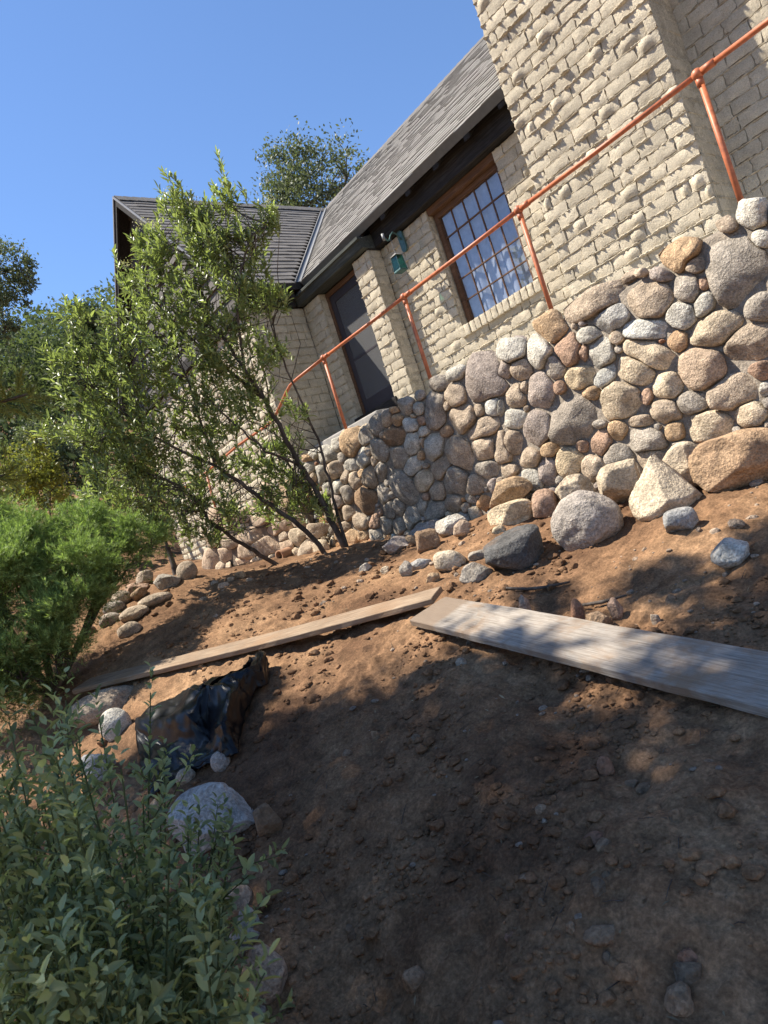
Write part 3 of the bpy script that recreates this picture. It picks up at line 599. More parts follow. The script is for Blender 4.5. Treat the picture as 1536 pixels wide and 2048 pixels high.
M['metal'] = m_plain('dull_galvanised_metal', (0.22, 0.22, 0.22), 0.6, 0.4, 0.3)
M['edge_metal'] = m_plain('dark_drip_edge', (0.10, 0.105, 0.11), 0.5, 0.5, 0.0)
M['green_metal'] = m_plain('green_patina_metal', (0.06, 0.13, 0.125), 0.5, 0.5, 0.3, 0.3, 40)
M['curtain'] = m_plain('white_curtain_cloth', (0.37, 0.41, 0.48), 0.95, 0.1)
M['interior'] = m_plain('dim_room_plaster', (0.25, 0.23, 0.21), 0.95, 0.1)
M['concrete'] = m_plain('rough_concrete', (0.33, 0.31, 0.28), 0.95, 0.2, 0, 0.25, 9, 0.6)
M['clay'] = m_plain('clay_pipe', (0.36, 0.2, 0.12), 0.85, 0.2)
def m_glass(name, tint=(0.9, 0.95, 1.0), refl=1.5, rough=0.02, mixin=None):
    m = bpy.data.materials.new(name); m.use_nodes = True; n = m.node_tree.nodes; l = m.node_tree.links; n.clear()
    o = n.new('ShaderNodeOutputMaterial'); t = n.new('ShaderNodeBsdfTransparent'); t.inputs[0].default_value = (*tint, 1)
    g = n.new('ShaderNodeBsdfGlossy'); g.inputs['Roughness'].default_value = rough
    nz = tex_noise(n, l, world_pos(n), 1.6, 2); bp = n.new('ShaderNodeBump'); bp.inputs['Strength'].default_value = 0.08; bp.inputs['Distance'].default_value = 0.05
    l.new(nz.outputs[0], bp.inputs['Height']); l.new(bp.outputs[0], g.inputs['Normal'])
    lw = n.new('ShaderNodeLayerWeight'); lw.inputs[0].default_value = 0.5
    pw_ = n.new('ShaderNodeMath'); pw_.operation = 'POWER'; pw_.inputs[1].default_value = 4.0; l.new(lw.outputs['Facing'], pw_.inputs[0])
    f = n.new('ShaderNodeMath'); f.operation = 'MULTIPLY_ADD'; f.inputs[1].default_value = 0.9; f.inputs[2].default_value = refl; l.new(pw_.outputs[0], f.inputs[0])
    x = n.new('ShaderNodeMixShader'); l.new(f.outputs[0], x.inputs[0]); l.new(t.outputs[0], x.inputs[1]); l.new(g.outputs[0], x.inputs[2])
    l.new(x.outputs[0], o.inputs[0]); return m
M['glass'] = m_glass('window_glass', (0.97, 0.98, 1.0), 0.07)
M['lantern_glass'] = m_glass('green_lantern_glass', (0.25, 0.62, 0.52), 0.06)
def m_screen():
    m = bpy.data.materials.new('insect_screen'); m.use_nodes = True; n = m.node_tree.nodes; l = m.node_tree.links
    b = n['Principled BSDF']; b.inputs['Base Color'].default_value = (0.10, 0.105, 0.11, 1); b.inputs['Roughness'].default_value = 0.6
    C = world_pos(n); v = n.new('ShaderNodeTexNoise'); v.inputs['Scale'].default_value = 700; l.new(C, v.inputs['Vector'])
    r = ramp(n, l, v.outputs[0], [(0.3, (0.045,)*3), (0.7, (0.15,)*3)]); l.new(r.outputs[0], b.inputs['Base Color'])
    t = n.new('ShaderNodeBsdfTransparent'); x = n.new('ShaderNodeMixShader'); x.inputs[0].default_value = 0.72
    o = n['Material Output']; l.new(t.outputs[0], x.inputs[1]); l.new(b.outputs[0], x.inputs[2]); l.new(x.outputs[0], o.inputs[0]); return m
M['screen'] = m_screen()
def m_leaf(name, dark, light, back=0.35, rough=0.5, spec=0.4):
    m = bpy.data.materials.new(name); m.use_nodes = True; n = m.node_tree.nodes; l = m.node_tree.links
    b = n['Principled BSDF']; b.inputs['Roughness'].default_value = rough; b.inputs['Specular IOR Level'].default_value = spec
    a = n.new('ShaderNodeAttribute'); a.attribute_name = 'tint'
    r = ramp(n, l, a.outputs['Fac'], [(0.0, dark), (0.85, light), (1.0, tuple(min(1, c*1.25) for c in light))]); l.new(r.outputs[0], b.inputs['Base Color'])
    t = n.new('ShaderNodeBsdfTranslucent'); tc = mixc(n, l, r.outputs[0], (1.0, 1.15, 0.45), 1.0, 'MULTIPLY'); 
    br = n.new('ShaderNodeBrightContrast'); br.inputs['Bright'].default_value = 0.02; l.new(tc, br.inputs[0]); l.new(br.outputs[0], t.inputs[0])
    x = n.new('ShaderNodeMixShader'); x.inputs[0].default_value = back
    o = n['Material Output']; l.new(b.outputs[0], x.inputs[1]); l.new(t.outputs[0], x.inputs[2]); l.new(x.outputs[0], o.inputs[0]); return m
M['leaf_toyon'] = m_leaf('toyon_leaf', (0.085, 0.115, 0.04), (0.30, 0.34, 0.145), 0.42, 0.4, 0.5)
M['leaf_juniper'] = m_leaf('juniper_needle', (0.06, 0.10, 0.03), (0.33, 0.43, 0.15), 0.35, 0.6, 0.2)
M['leaf_sage'] = m_leaf('grey_green_leaf', (0.11, 0.14, 0.06), (0.37, 0.42, 0.22), 0.4, 0.55, 0.3)
M['leaf_oak'] = m_leaf('oak_leaf', (0.05, 0.07, 0.032), (0.17, 0.20, 0.09), 0.35, 0.7, 0.15)
M['leaf_pale'] = m_leaf('pale_olive_leaf', (0.075, 0.095, 0.05), (0.17, 0.19, 0.11), 0.3, 0.55, 0.3)
M['leaf_yellow'] = m_leaf('yellow_green_leaf', (0.11, 0.13, 0.03), (0.30, 0.28, 0.05), 0.4, 0.5, 0.3)
M['leaf_pine'] = m_leaf('pine_needle', (0.05, 0.075, 0.02), (0.22, 0.22, 0.05), 0.35, 0.55, 0.3)
M['leaf_dry'] = m_leaf('dry_leaf', (0.09, 0.06, 0.035), (0.34, 0.27, 0.17), 0.2, 0.8, 0.1)
M['flower'] = m_leaf('cream_blossom', (0.30, 0.28, 0.17), (0.6, 0.56, 0.42), 0.3, 0.8, 0.1)

# ------------------------------------------------------------------ leaves
LEAF_LANCE = (np.array([(0,0,0),(.3,.5,.06),(.3,-.5,.06),(.3,0,0),(.7,.42,.05),(.7,-.42,.05),(.7,0,-.03),(1,0,-.10)], float),
              np.array([(0,3,1),(0,2,3),(1,3,6),(1,6,4),(3,2,5),(3,5,6),(4,6,7),(6,5,7)]))
LEAF_SIMPLE = (np.array([(0,0,0),(.45,.5,.06),(1,0,0),(.45,-.5,.06)], float), np.array([(0,2,1),(0,3,2)]))
LEAF_OVATE = (np.array([(0,0,0),(.12,0,.0),(.35,.46,.10),(.35,-.46,.10),(.35,0,.0),(.62,.5,.08),(.62,-.5,.08),(.62,0,-.02),(.86,.28,.0),(.86,-.28,.0),(.86,0,-.07),(1,0,-.13)], float),
              np.array([(1,4,2),(1,3,4),(2,4,7),(2,7,5),(4,3,6),(4,6,7),(5,7,10),(5,10,8),(7,6,9),(7,9,10),(8,10,11),(10,9,11)]))
NEEDLE = (np.array([(0,.5,0),(0,-.5,0),(1,0,0)], float), np.array([(0,1,2)]))
def unit(a): return a/(np.linalg.norm(a, axis=-1, keepdims=True)+1e-12)
def leaf_mesh(name, P, D, N, L, Wd, tint, shape, mat, parent=None):
    P, D, N = np.asarray(P, float), unit(np.asarray(D, float)), np.asarray(N, float)
    S = unit(np.cross(N, D)); N = np.cross(D, S); T, F = shape; n, k = len(P), len(T)
    L = np.broadcast_to(L, n)[:, None, None]; Wd = np.broadcast_to(Wd, n)[:, None, None]
    V = P[:, None, :]+D[:, None, :]*T[None, :, 0, None]*L+S[:, None, :]*T[None, :, 1, None]*Wd+N[:, None, :]*T[None, :, 2, None]*L
    F2 = (F[None]+(np.arange(n)*k)[:, None, None]).reshape(-1, 3)
    me = make_mesh(name, V.reshape(-1, 3), F2, len(F) > 2)
    at = me.attributes.new('tint', 'FLOAT', 'POINT'); at.data.foreach_set('value', np.repeat(np.clip(np.broadcast_to(tint, n), 0, 1), k).astype(np.float32))
    return link(name, me, mat, parent)
def rand_dir(n, r=rng): return unit(r.normal(size=(n, 3)))
# ------------------------------------------------------------------ ground sheet
def axis(lo, hi, fine_lo, fine_hi, d, dmid, mid_lo, mid_hi):
    a = list(np.arange(fine_lo, fine_hi, d))
    x = a[-1]; s = d
    while x < hi:
        s = min(s*1.12, dmid) if x < mid_hi else s*1.35
        x += s; a.append(x)
    x = a[0]; s = d; b = []
    while x > lo:
        s = min(s*1.12, dmid) if x > mid_lo else s*1.35
        x -= s; b.append(x)
    return np.array(b[::-1]+a)
gx = axis(-400, 400, -3.9, -0.35, 0.0115, 0.035, -9.5, 1.5)
gy = axis(-400, 400, 0.75, 3.35, 0.0115, 0.035, -0.8, 5.0)
X, Y = np.meshgrid(gx, gy); Z = ground_h(X, Y)
def dig(x, y, r, d):
    global Z
    Z = Z-d*np.exp(-((X-x)**2+(Y-y)**2)/r**2)
dig(-3.0, 3.25, 0.35, 0.06); dig(-2.4, 3.2, 0.4, 0.05); dig(-5.2, 3.0, 0.3, 0.06); dig(-2.6, 1.1, 0.3, 0.05)
nx_, ny_ = len(gx), len(gy)
idx = np.arange(nx_*ny_).reshape(ny_, nx_)
GF = np.stack([idx[:-1, :-1], idx[:-1, 1:], idx[1:, 1:], idx[1:, :-1]], -1).reshape(-1, 4)
def m_soil():
    m, n, l, b = material('bare_soil', 0.96, 0.12); P = world_pos(n)
    a = tex_noise(n, l, P, 0.9, 6, 0.62, 0.3); c = tex_noise(n, l, P, 9, 7, 0.68, 0.2); d = tex_noise(n, l, P, 70, 5, 0.7)
    r1 = ramp(n, l, a.outputs[0], [(0.33, (0.115, 0.062, 0.034)), (0.52, (0.21, 0.12, 0.064)), (0.70, (0.345, 0.21, 0.114))])
    r2 = ramp(n, l, c.outputs[0], [(0.3, (0.52,)*3), (0.7, (1.34,)*3)])
    col = mixc(n, l, r1.outputs[0], r2.outputs[0], 1.0, 'MULTIPLY')
    r3 = ramp(n, l, d.outputs[0], [(0.3, (0.55,)*3), (0.52, (1.0,)*3), (0.75, (1.7,)*3)])
    col = mixc(n, l, col, r3.outputs[0], 1.0, 'MULTIPLY')
    v = n.new('ShaderNodeTexVoronoi'); v.inputs['Scale'].default_value = 46; l.new(P, v.inputs['Vector'])
    rv = ramp(n, l, v.outputs['Distance'], [(0.0, (1, 1, 1)), (0.13, (0, 0, 0))])
    pick = tex_noise(n, l, P, 21, 3); rp = ramp(n, l, pick.outputs[0], [(0.6, (0, 0, 0)), (0.66, (0.55, 0.55, 0.55))])
    sp = mixc(n, l, rv.outputs[0], rp.outputs[0], 1.0, 'MULTIPLY')
    col = mixc(n, l, col, (0.36, 0.31, 0.25), sp)
    l.new(col, b.inputs['Base Color'])
    p = bump(n, l, b, c.outputs[0], 0.7, 0.02); p = bump(n, l, b, d.outputs[0], 0.9, 0.006, p); bump(n, l, b, sp, 0.5, 0.006, p)
    return m
M['soil'] = m_soil()
ground = obj('ground', np.c_[X.ravel(), Y.ravel(), Z.ravel()], GF, M['soil'])
tag(ground, 'bare reddish brown soil of the slope', 'ground', kind='structure')
# height of the sheet as built
def gh(x, y):
    i = np.clip(np.searchsorted(gx, x)-1, 0, nx_-2); j = np.clip(np.searchsorted(gy, y)-1, 0, ny_-2)
    u = (x-gx[i])/(gx[i+1]-gx[i]); v = (y-gy[j])/(gy[j+1]-gy[j])
    return (Z[j, i]*(1-u)+Z[j, i+1]*u)*(1-v)+(Z[j+1, i]*(1-u)+Z[j+1, i+1]*u)*v

# ------------------------------------------------------------------ terrace
t = MB(); t.box((-9.2, 5.25, -1.2), (2.5, 7.0, 1.22))
ter = bevel(t.build('terrace', M['concrete'])); tag(ter, 'narrow concrete walk behind the stone wall', 'terrace', kind='structure')

# ------------------------------------------------------------------ cottage
WY, BY, CY = 6.85, 6.60, 6.42          # facade, door bay and chimney planes
WX, GY = -8.85, 5.58                   # wing side wall and wing gable planes
EY, EZ, RY, RZ = 6.55, 4.20, 10.0, 7.29
EX, RX, GE = -8.65, -11.5, 5.32
house = empty('cottage', (-6.0, 6.85, 1.22), 'cream painted brick cottage with grey shingle roof above the stone wall', 'house')
CREAM = (0.56, 0.487, 0.36)
def brick_variant(k, knob=False):
    r = np.random.default_rng(100+k); nx, nz = 8, 5; Lb, H = 0.262, 0.113
    v, f = [], []
    for j in range(nz):
        for i in range(nx):
            a, b = i/(nx-1)*2-1, j/(nz-1)*2-1
            e = max(abs(a)**14, abs(b)**9)
            x = a*Lb/2+0.004*r.normal()*(1 if abs(a) > .98 else .3); z = b*H/2+0.004*r.normal()*(1 if abs(b) > .98 else .3)
            y = 0.0045*e-0.0045*float(pnoise(a*1.7+k*3.1, b*1.4, k))*2-0.004*float(pnoise(a*5+k*3.1, b*3.4, k+.5))
            if knob:
                c0 = r0_[k % 4]; y -= 0.024*math.exp(-(((a-c0)/0.42)**4+(b/0.9)**4))
            v.append((x, y, z))
    for j in range(nz-1):
        for i in range(nx-1): q = j*nx+i; f.append((q, q+1, q+nx+1, q+nx))
    rim = [i for i in range(nx)]+[j*nx+nx-1 for j in range(1, nz)]+[(nz-1)*nx+i for i in range(nx-2, -1, -1)]+[j*nx for j in range(nz-2, 0, -1)]
    b0 = len(v)
    for q in rim: v.append((v[q][0], 0.055, v[q][2]))
    for k2 in range(len(rim)):
        k3 = (k2+1) % len(rim); f.append((rim[k3], rim[k2], b0+k2, b0+k3))
    me = crisp(make_mesh('brick', v, f)); me.materials.append(M['brick']); return me
r0_ = [-0.45, 0.4, -0.1, 0.55]
BRICK = [brick_variant(k) for k in range(9)]; KNOB = [brick_variant(20+k, True) for k in range(4)]
BR_V = [np.array([tuple(q.co) for q in me.vertices]) for me in BRICK]
BR_F = [np.array([tuple(p.vertices) for p in me.polygons]) for me in BRICK]
COURSE = 0.131
def shade(c, lo, hi):
    k = random.uniform(lo, hi); return tuple(q*k for q in c)
def free(width, holes, z, lo=0.0):
    iv = [(lo, width)]
    for (a, b, c, d) in holes:
        if c < z < d:
            iv = [q for (s, e) in iv for q in ((s, min(e, a)), (max(s, b), e)) if q[1]-q[0] > 0.03]
    return iv
def brick_wall(name, O, U, width, z0, z1, holes=(), knob=0.04, relief=1.0, indiv=True, thick=0.22, limit=None, lip=1.0, tint=1.0):
    """mortar backing with bricks laid in front of it; U is the way the courses run, the wall faces (Uy, -Ux)"""
    O = np.array(O, float); U = np.array(U, float); Nn = np.array([U[1], -U[0]]); rot = math.atan2(U[1], U[0])
    P = lambda u, d, z: (O[0]+U[0]*u+Nn[0]*d, O[1]+U[1]*u+Nn[1]*d, z)
    mb = MB()
    us = sorted({0.0, width, *[h for q in holes for h in q[:2]]}); us = [u for u in us if 0 <= u <= width]
    for a, b in zip(us[:-1], us[1:]):                                          # backing, around the openings
        zs = [(z0, z1)]
        for h in holes:
            if h[0] <= (a+b)/2 <= h[1]:
                zs = [q for (s, e) in zs for q in ((s, min(e, h[2])), (max(s, h[3]), e)) if q[1]-q[0] > 0.01]
        for s, e in zs:
            mb.hexa([P(a,-.016,s),P(b,-.016,s),P(b,-thick,s),P(a,-thick,s),P(a,-.016,e),P(b,-.016,e),P(b,-thick,e),P(a,-thick,e)])
    wall = mb.build(name, M['mortar'], house, color=tuple(c*0.86*tint for c in CREAM))
    rows = int(round((z1-z0)/COURSE)); cv, cf, nb = [], [], 0; lips = MB()
    for r in range(rows):
        zc = z0+(r+.5)*COURSE
        for (s, e) in free(width, holes, zc):
            u = s; first = True
            while e-u > 0.02:
                Lb = 0.276*random.uniform(0.86, 1.16)
                if first and r % 2: Lb *= 0.5
                if random.random() < 0.12: Lb *= 0.55
                if e-u-Lb < 0.09: Lb = e-u
                Lb = min(Lb, e-u); first = False
                kn = random.random() < knob
                me = random.choice(KNOB if kn else BRICK)
                sc = (Lb-0.010)/0.262
                loc = P(u+Lb/2, random.gauss(0, 0.0035)*relief+0.002, zc+random.gauss(0, 0.002))
                tilt = (random.gauss(0, .015)*relief, random.gauss(0, .012), rot+random.gauss(0, .012)*relief)
                sh = random.uniform(0.88, 1.08)*tint
                if indiv:
                    o = link('brick', me, None, wall, color=tuple(c*sh for c in CREAM)); place(o, loc, tilt, (sc, relief if kn else 1, 1)); nb += 1
                else:
                    k = random.randrange(len(BR_V)); V = BR_V[k]*np.array([sc, 1, 1]); c_, s_ = math.cos(rot), math.sin(rot)
                    cv.append(np.c_[V[:, 0]*c_-V[:, 1]*s_+loc[0], V[:, 0]*s_+V[:, 1]*c_+loc[1], V[:, 2]+loc[2]]); cf.append(BR_F[k])
                u += Lb
        if lip and r:                                                           # mortar squeezed out of the bed joints
            zj = z0+r*COURSE
            for (s, e) in free(width, holes, zj-0.01):
                n = max(2, int((e-s)/0.011)); ua = np.linspace(s, e, n); sd = random.uniform(0, 500)
                d = np.clip(pnoise(ua*6, sd, zj*7)*1.5+pnoise(ua*27, sd, 3.3)*0.9+pnoise(ua*70, sd, 6.3)*0.5+0.06, 0, 0.9)*0.034*lip*relief
                dz = pnoise(ua*14, sd+40, 1.1)*0.012
                b = len(lips.v)
                for i in range(n):
                    w = 0.0055+0.007*min(1, d[i]/0.02)
                    lips.v += [P(ua[i], -.010, zj+w), P(ua[i], d[i]*0.8+.002, zj+w*.5+dz[i]), P(ua[i], d[i]+.002, zj-w*.4+dz[i]), P(ua[i], -.010, zj-w*1.2)]
                for i in range(n-1):
                    for k in range(3): q = b+i*4+k; lips.f.append((q, q+1, q+5, q+4))
    if not indiv and cv:
        off = np.cumsum([0]+[len(a) for a in cv[:-1]])
        o = obj('brick', np.concatenate(cv), np.concatenate([f+b for f, b in zip(cf, off)]), M['brick'], wall, True, tuple(c*tint for c in CREAM)); tag(o, kind='stuff')
    if lip and lips.v:
        o = lips.build('mortar_bead', M['mortar'], wall, True, tuple(c*0.98*tint for c in CREAM)); tag(o, kind='stuff')
    return wall, P
WIN = (-6.0, -4.76, 2.27, 3.80)
main_wall, _ = brick_wall('wall', (-7.02, WY), (1, 0), 3.00, 1.25, 3.87, holes=[(WIN[0]+7.02, WIN[1]+7.02, WIN[2]-0.13, 3.9)], knob=0.06, relief=1.0)
right_wall, _ = brick_wall('wall', (-2.55, WY), (1, 0), 2.6, 1.25, 4.394, holes=[(0.80, 2.2, 3.05, 4.6)], knob=0.0, relief=0.6, lip=0.25, tint=0.92)
DOOR = (-8.37, -7.40, 1.80, 3.79)
bay_wall, _ = brick_wall('wall', (WX, BY), (1, 0), 1.85, 1.25, 3.87, holes=[(DOOR[0]-WX, DOOR[1]-WX, 1.0, 3.9)], knob=0.05, relief=0.9)
bay_side, _ = brick_wall('wall', (-7.0, BY+0.04), (0, 1), 0.20, 1.25, 3.87, knob=0, relief=0.5, lip=0.3, thick=0.1)
jamb, _ = brick_wall('wall', (DOOR[0], BY+0.04), (0, 1), 0.13, 1.80, 3.765, knob=0, relief=0.5, lip=0.4, thick=0.05)
jamb2, _ = brick_wall('wall', (WIN[0], WY+0.04), (0, 1), 0.075, 2.27, 3.842, knob=0, relief=0.4, lip=0.3, thick=0.06)
wing_wall, _ = brick_wall('wall', (WX, GY), (0, 1), BY-GY, 0.6, 3.875, knob=0.0, relief=0.7, lip=0.35, tint=0.95)
gable_wall, _ = brick_wall('wall', (-14.15, GY), (1, 0), 5.3, -0.3, 4.022, knob=0, relief=0.8, indiv=False, lip=0.8)
chim, _ = brick_wall('chimney', (-4.10, CY), (1, 0), 1.62, 1.25, 7.93, knob=0.10, relief=1.25, lip=1.3, thick=0.42)
chim_side, _ = brick_wall('wall', (-2.48, CY+0.04), (0, 1), 0.39, 1.25, 7.93, knob=0.0, relief=0.7, lip=0.4, thick=0.3, tint=0.94)
mb = MB(); mb.box((-4.08, 6.9, 4.0), (-2.50, 7.35, 7.95)); mb.build('chimney_core', M['mortar'], house, color=CREAM)
# window on the right, only its corner shows
mb = MB(); mb.box((-1.75, 6.93, 3.05), (-1.68, 7.0, 4.4)); mb.box((-1.75, 6.93, 3.05), (-0.35, 7.0, 3.12)); mb.build('window_frame', M['red_wood'], house)
mb = MB(); mb.box((-1.68, 6.96, 3.12), (-0.35, 6.97, 4.4)); mb.build('window_pane', M['glass'], house)
mb = MB(); mb.box((-1.72, 7.1, 3.0), (-0.3, 7.15, 4.5)); mb.build('window_blind', M['interior'], house)

# window with its panes
wx0, wx1, wz0, wz1 = WIN; fy = WY+0.10
win = MB()
win.box((wx0+.02, fy, wz0), (wx0+.085, fy+.09, wz1)); win.box((wx1-.085, fy, wz0), (wx1-.005, fy+.09, wz1))
win.box((wx0+.085, fy, wz1-.075), (wx1-.085, fy+.09, wz1)); win.box((wx0+.085, fy, wz0), (wx1-.085, fy+.09, wz0+.03))
window = bevel(win.build('window', M['red_wood'], house), 0.004); tag(window, 'tall leaded style window with a grid of panes and white curtains')
gx0, gx1, gz0, gz1 = wx0+.085, wx1-.085, wz0+.03, wz1-.075; nc, nr = 5, 5; cw, chh = (gx1-gx0)/nc, (gz1-gz0)/nr
for i in range(1, nc):
    x = gx0+i*cw; mb = MB().box((x-.0065, fy+.03, gz0), (x+.0065, fy+.052, gz1)); mb.build('muntin', M['red_wood'], window)
for j in range(1, nr):
    z = gz0+j*chh; mb = MB().box((gx0, fy+.026, z-.0065), (gx1, fy+.056, z+.0065)); mb.build('muntin', M['red_wood'], window)
pane_me = make_mesh('pane', *(lambda q: (q.v, q.f))(MB().box((-.5, -.002, -.5), (.5, .002, .5))), smooth=False); pane_me.materials.append(M['glass'])
for i in range(nc):
    for j in range(nr):
        o = link('pane', pane_me, None, window)
        place(o, (gx0+(i+.5)*cw, fy+.042, gz0+(j+.5)*chh), (random.gauss(0, .006), 0, random.gauss(0, .006)), (cw-.016, 1, chh-.016))
cu = np.linspace(gx0-.1, gx1+.1, 90); cz = np.linspace(wz0-.1, wz1+.1, 12); CX, CZ = np.meshgrid(cu, cz)
CYY = fy+.085+.014*np.sin(CX*30+1.8*np.sin(CX*7)+.35*np.sin(CZ*2))
ii = np.arange(CX.size).reshape(CX.shape); cf = np.stack([ii[:-1,:-1],ii[:-1,1:],ii[1:,1:],ii[1:,:-1]],-1).reshape(-1,4)
obj('curtain', np.c_[CX.ravel(), CYY.ravel(), CZ.ravel()], cf, M['curtain'], window)
mb = MB(); mb.box((wx0-.3, fy+.4, 1.9), (wx1+.3, fy+.45, 4.2)); mb.box((wx0-.3, fy+.1, 1.9), (wx0-.24, fy+.4, 4.2)); mb.box((wx1+.24, fy+.1, 1.9), (wx1+.3, fy+.4, 4.2)); mb.build('inner_wall', M['interior'], house)
MB().box((-13.9, 7.6, -.3), (2.3, 7.7, 5.0)).build('inner_wall', M['interior'], house)
MB().box((-8.75, 7.0, 3.9), (-4.2, 7.55, 3.95)).build('inner_ceiling', M['interior'], house)
# rowlock sill of bricks on edge
sill_n = 14; sw = (wx1+.09-(wx0-.05))/sill_n
sill = MB().box((wx0-.04, WY-.035, wz0-.125), (wx1+.08, WY+.13, wz0-.016)).build('window_sill', M['mortar'], house, color=tuple(c*.85 for c in CREAM))
for i in range(sill_n):
    o = link('sill_brick', random.choice(BRICK), None, sill, color=shade(CREAM, .9, 1.08))
    place(o, (wx0-.05+(i+.5)*sw, WY-.05+random.gauss(0, .005), wz0-.075), (random.gauss(0, .03), math.pi/2+random.gauss(0, .03), 0), (0.135/0.262, 1.0, (sw-.012)/0.119))
# beam over the windows, reddish lintel, rafters
bb = bevel(MB().box((-7.0, 6.74, 3.885), (-4.1, 6.99, 4.20)).build('beam', M['dark_wood'], house), .012)
bb2 = bevel(MB().box((-2.47, 6.74, 4.40), (2.0, 6.99, 4.6)).build('beam', M['dark_wood'], house), .012)
bevel(MB().box((wx0+.003, 6.87, 3.79), (wx1-.003, 7.12, 3.883)).build('lintel', M['red_wood'], house), .006)
for k in range(8):
    x = -8.2+k*0.56
    if x > -4.2: break
    r_ = MB(); dy, dz = (RY-EY), (RZ-EZ); sl_ = math.hypot(dy, dz); ey, ez = dy/sl_, dz/sl_
    def rp(s, h, xx): return (xx, EY+s*ey-h*ez*-1*0-h*0, EZ+s*ez-h)
    r_.hexa([rp(.06,.20,x-.05),rp(.06,.20,x+.05),rp(1.0,.20,x+.05),rp(1.0,.20,x-.05),rp(.06,.075,x-.05),rp(.06,.075,x+.05),rp(1.0,.075,x+.05),rp(1.0,.075,x-.05)])
    bevel(r_.build('rafter', M['dark_wood'], house), .012)
# ---- door bay: hood board, door
hood = MB(); hood.hexa([(-8.84,6.50,3.885),(-6.98,6.50,3.885),(-6.98,6.86,3.885),(-8.84,6.86,3.885),(-8.84,6.47,4.02),(-6.98,6.47,4.02),(-6.98,6.86,4.13),(-8.84,6.86,4.13)])
bevel(hood.build('door_hood', M['green_wood'], house), .01)
bevel(MB().box((-8.84, 6.445, 4.0), (-6.96, 6.50, 4.045)).build('hood_edge', M['green_wood'], house), .006)
bevel(MB().box((-7.16, 6.62, 3.86), (-6.985, 6.845, 3.884)).build('hood_bracket', M['dark_wood'], house), .006)
dx0, dx1, dz0, dz1 = DOOR; dy = 6.75
cs = MB(); cs.box((dx0, dy-.02, dz0+.05), (dx0+.055, dy+.12, dz1+.07)); cs.box((dx1-.04, dy-.02, dz0+.05), (dx1, dy+.12, dz1+.07)); cs.box((dx0+.055, dy-.02, dz1), (dx1-.04, dy+.12, dz1+.07))
bevel(cs.build('door_casing', M['red_wood'], house), .004)
th = bevel(MB().box((dx0-.05, BY-.03, dz0-.09), (dx1+.05, dy+.2, dz0+.045)).build('door_step', M['dark_wood'], house), .008)
bevel(MB().box((-8.7, 5.9, 1.222), (-7.05, BY-.04, 1.62)).build('step_block', M['concrete'], house), .02)
dl = MB(); a0, a1, c0, c1 = dx0+.06, dx1-.045, dz0+.055, dz1-.006
dl.box((a0, dy, c0), (a0+.105, dy+.035, c1)); dl.box((a1-.105, dy, c0), (a1, dy+.035, c1)); dl.box((a0+.105, dy, c1-.12), (a1-.105, dy+.035, c1)); dl.box((a0+.105, dy, c0), (a1-.105, dy+.035, c0+.22))
door = bevel(dl.build('door', M['door_paint'], house), .004); tag(door, 'dark plum screen door with two screen panels')
zm = c0+.85
MB().box((a0+.105, dy+.012, zm), (a1-.105, dy+.02, c1-.12)).build('screen_panel', M['screen'], door)
MB().box((a0+.105, dy+.004, c0+.22), (a1-.105, dy+.012, zm)).build('screen_panel', M['screen'], door)
bevel(MB().box((a0+.105, dy+.001, zm-.018), (a1-.105, dy+.03, zm+.018)).build('mid_rail', M['door_paint'], door), .003)
bevel(MB().box((dx0+.05, dy+.075, dz0+.05), (dx1-.04, dy+.11, dz1)).build('inner_door', M['door_paint'], house), .003)
for z in (c0+.17, c1-.25, c0+1.0): MB().tube([(a0-.004, dy-.008, z-.045), (a0-.004, dy-.008, z+.045)], .009, 8).build('hinge', M['red_wood'], door)
hd = MB().tube([(a1-.05, dy-.002, zm+.12), (a1-.05, dy-.045, zm+.12), (a1-.05, dy-.045, zm+.02), (a1-.05, dy-.002, zm+.02)], .008, 8); hd.build('handle', M['metal'], door, True)

# ---- roofs
n_main = Vector((0, -(RZ-EZ), RY-EY)).normalized(); sm = math.hypot(RY-EY, RZ-EZ); uy, uz = (RY-EY)/sm, (RZ-EZ)/sm
def pm(x, s, h): return (x, EY+s*uy+n_main.y*h, EZ+s*uz+n_main.z*h)
n_wing = Vector((RZ-EZ, 0, EX-RX)).normalized(); sw_ = math.hypot(EX-RX, RZ-EZ); ux, uzw = -(EX-RX)/sw_, (RZ-EZ)/sw_
def pw(y, s, h): return (EX+s*ux+n_wing.x*h, y, EZ+s*uzw+n_wing.z*h)
xv = lambda s: EX+(RX-EX)*s/sm
yv = lambda s: EY+(RY-EY)*s/sw_
XR = 1.6
roof = MB()
for (h0, h1) in ((-.07, -.004),):
    roof.hexa([pm(EX,0,h0),pm(XR,0,h0),pm(XR,sm,h0),pm(RX,sm,h0),pm(EX,0,h1),pm(XR,0,h1),pm(XR,sm,h1),pm(RX,sm,h1)])
    roof.hexa([pw(GE,0,h0),pw(EY,0,h0),pw(RY,sw_,h0),pw(GE,sw_,h0),pw(GE,0,h1),pw(EY,0,h1),pw(RY,sw_,h1),pw(GE,sw_,h1)][::1])
# far slopes close the roof
roof.hexa([(RX,RY,RZ-.07),(XR,RY,RZ-.07),(XR,13.4,EZ-.07),(RX,13.4,EZ-.07),(RX,RY,RZ-.004),(XR,RY,RZ-.004),(XR,13.4,EZ),(RX,13.4,EZ)])
roof.hexa([(2*RX-EX,GE,EZ-.07),(RX,GE,RZ-.07),(RX,RY,RZ-.07),(2*RX-EX,13.4,EZ-.07),(2*RX-EX,GE,EZ),(RX,GE,RZ-.004),(RX,RY,RZ-.004),(2*RX-EX,13.4,EZ)])
roof_o = roof.build('roof', M['dark_wood'], house)
GREY = (0.18, 0.165, 0.15)
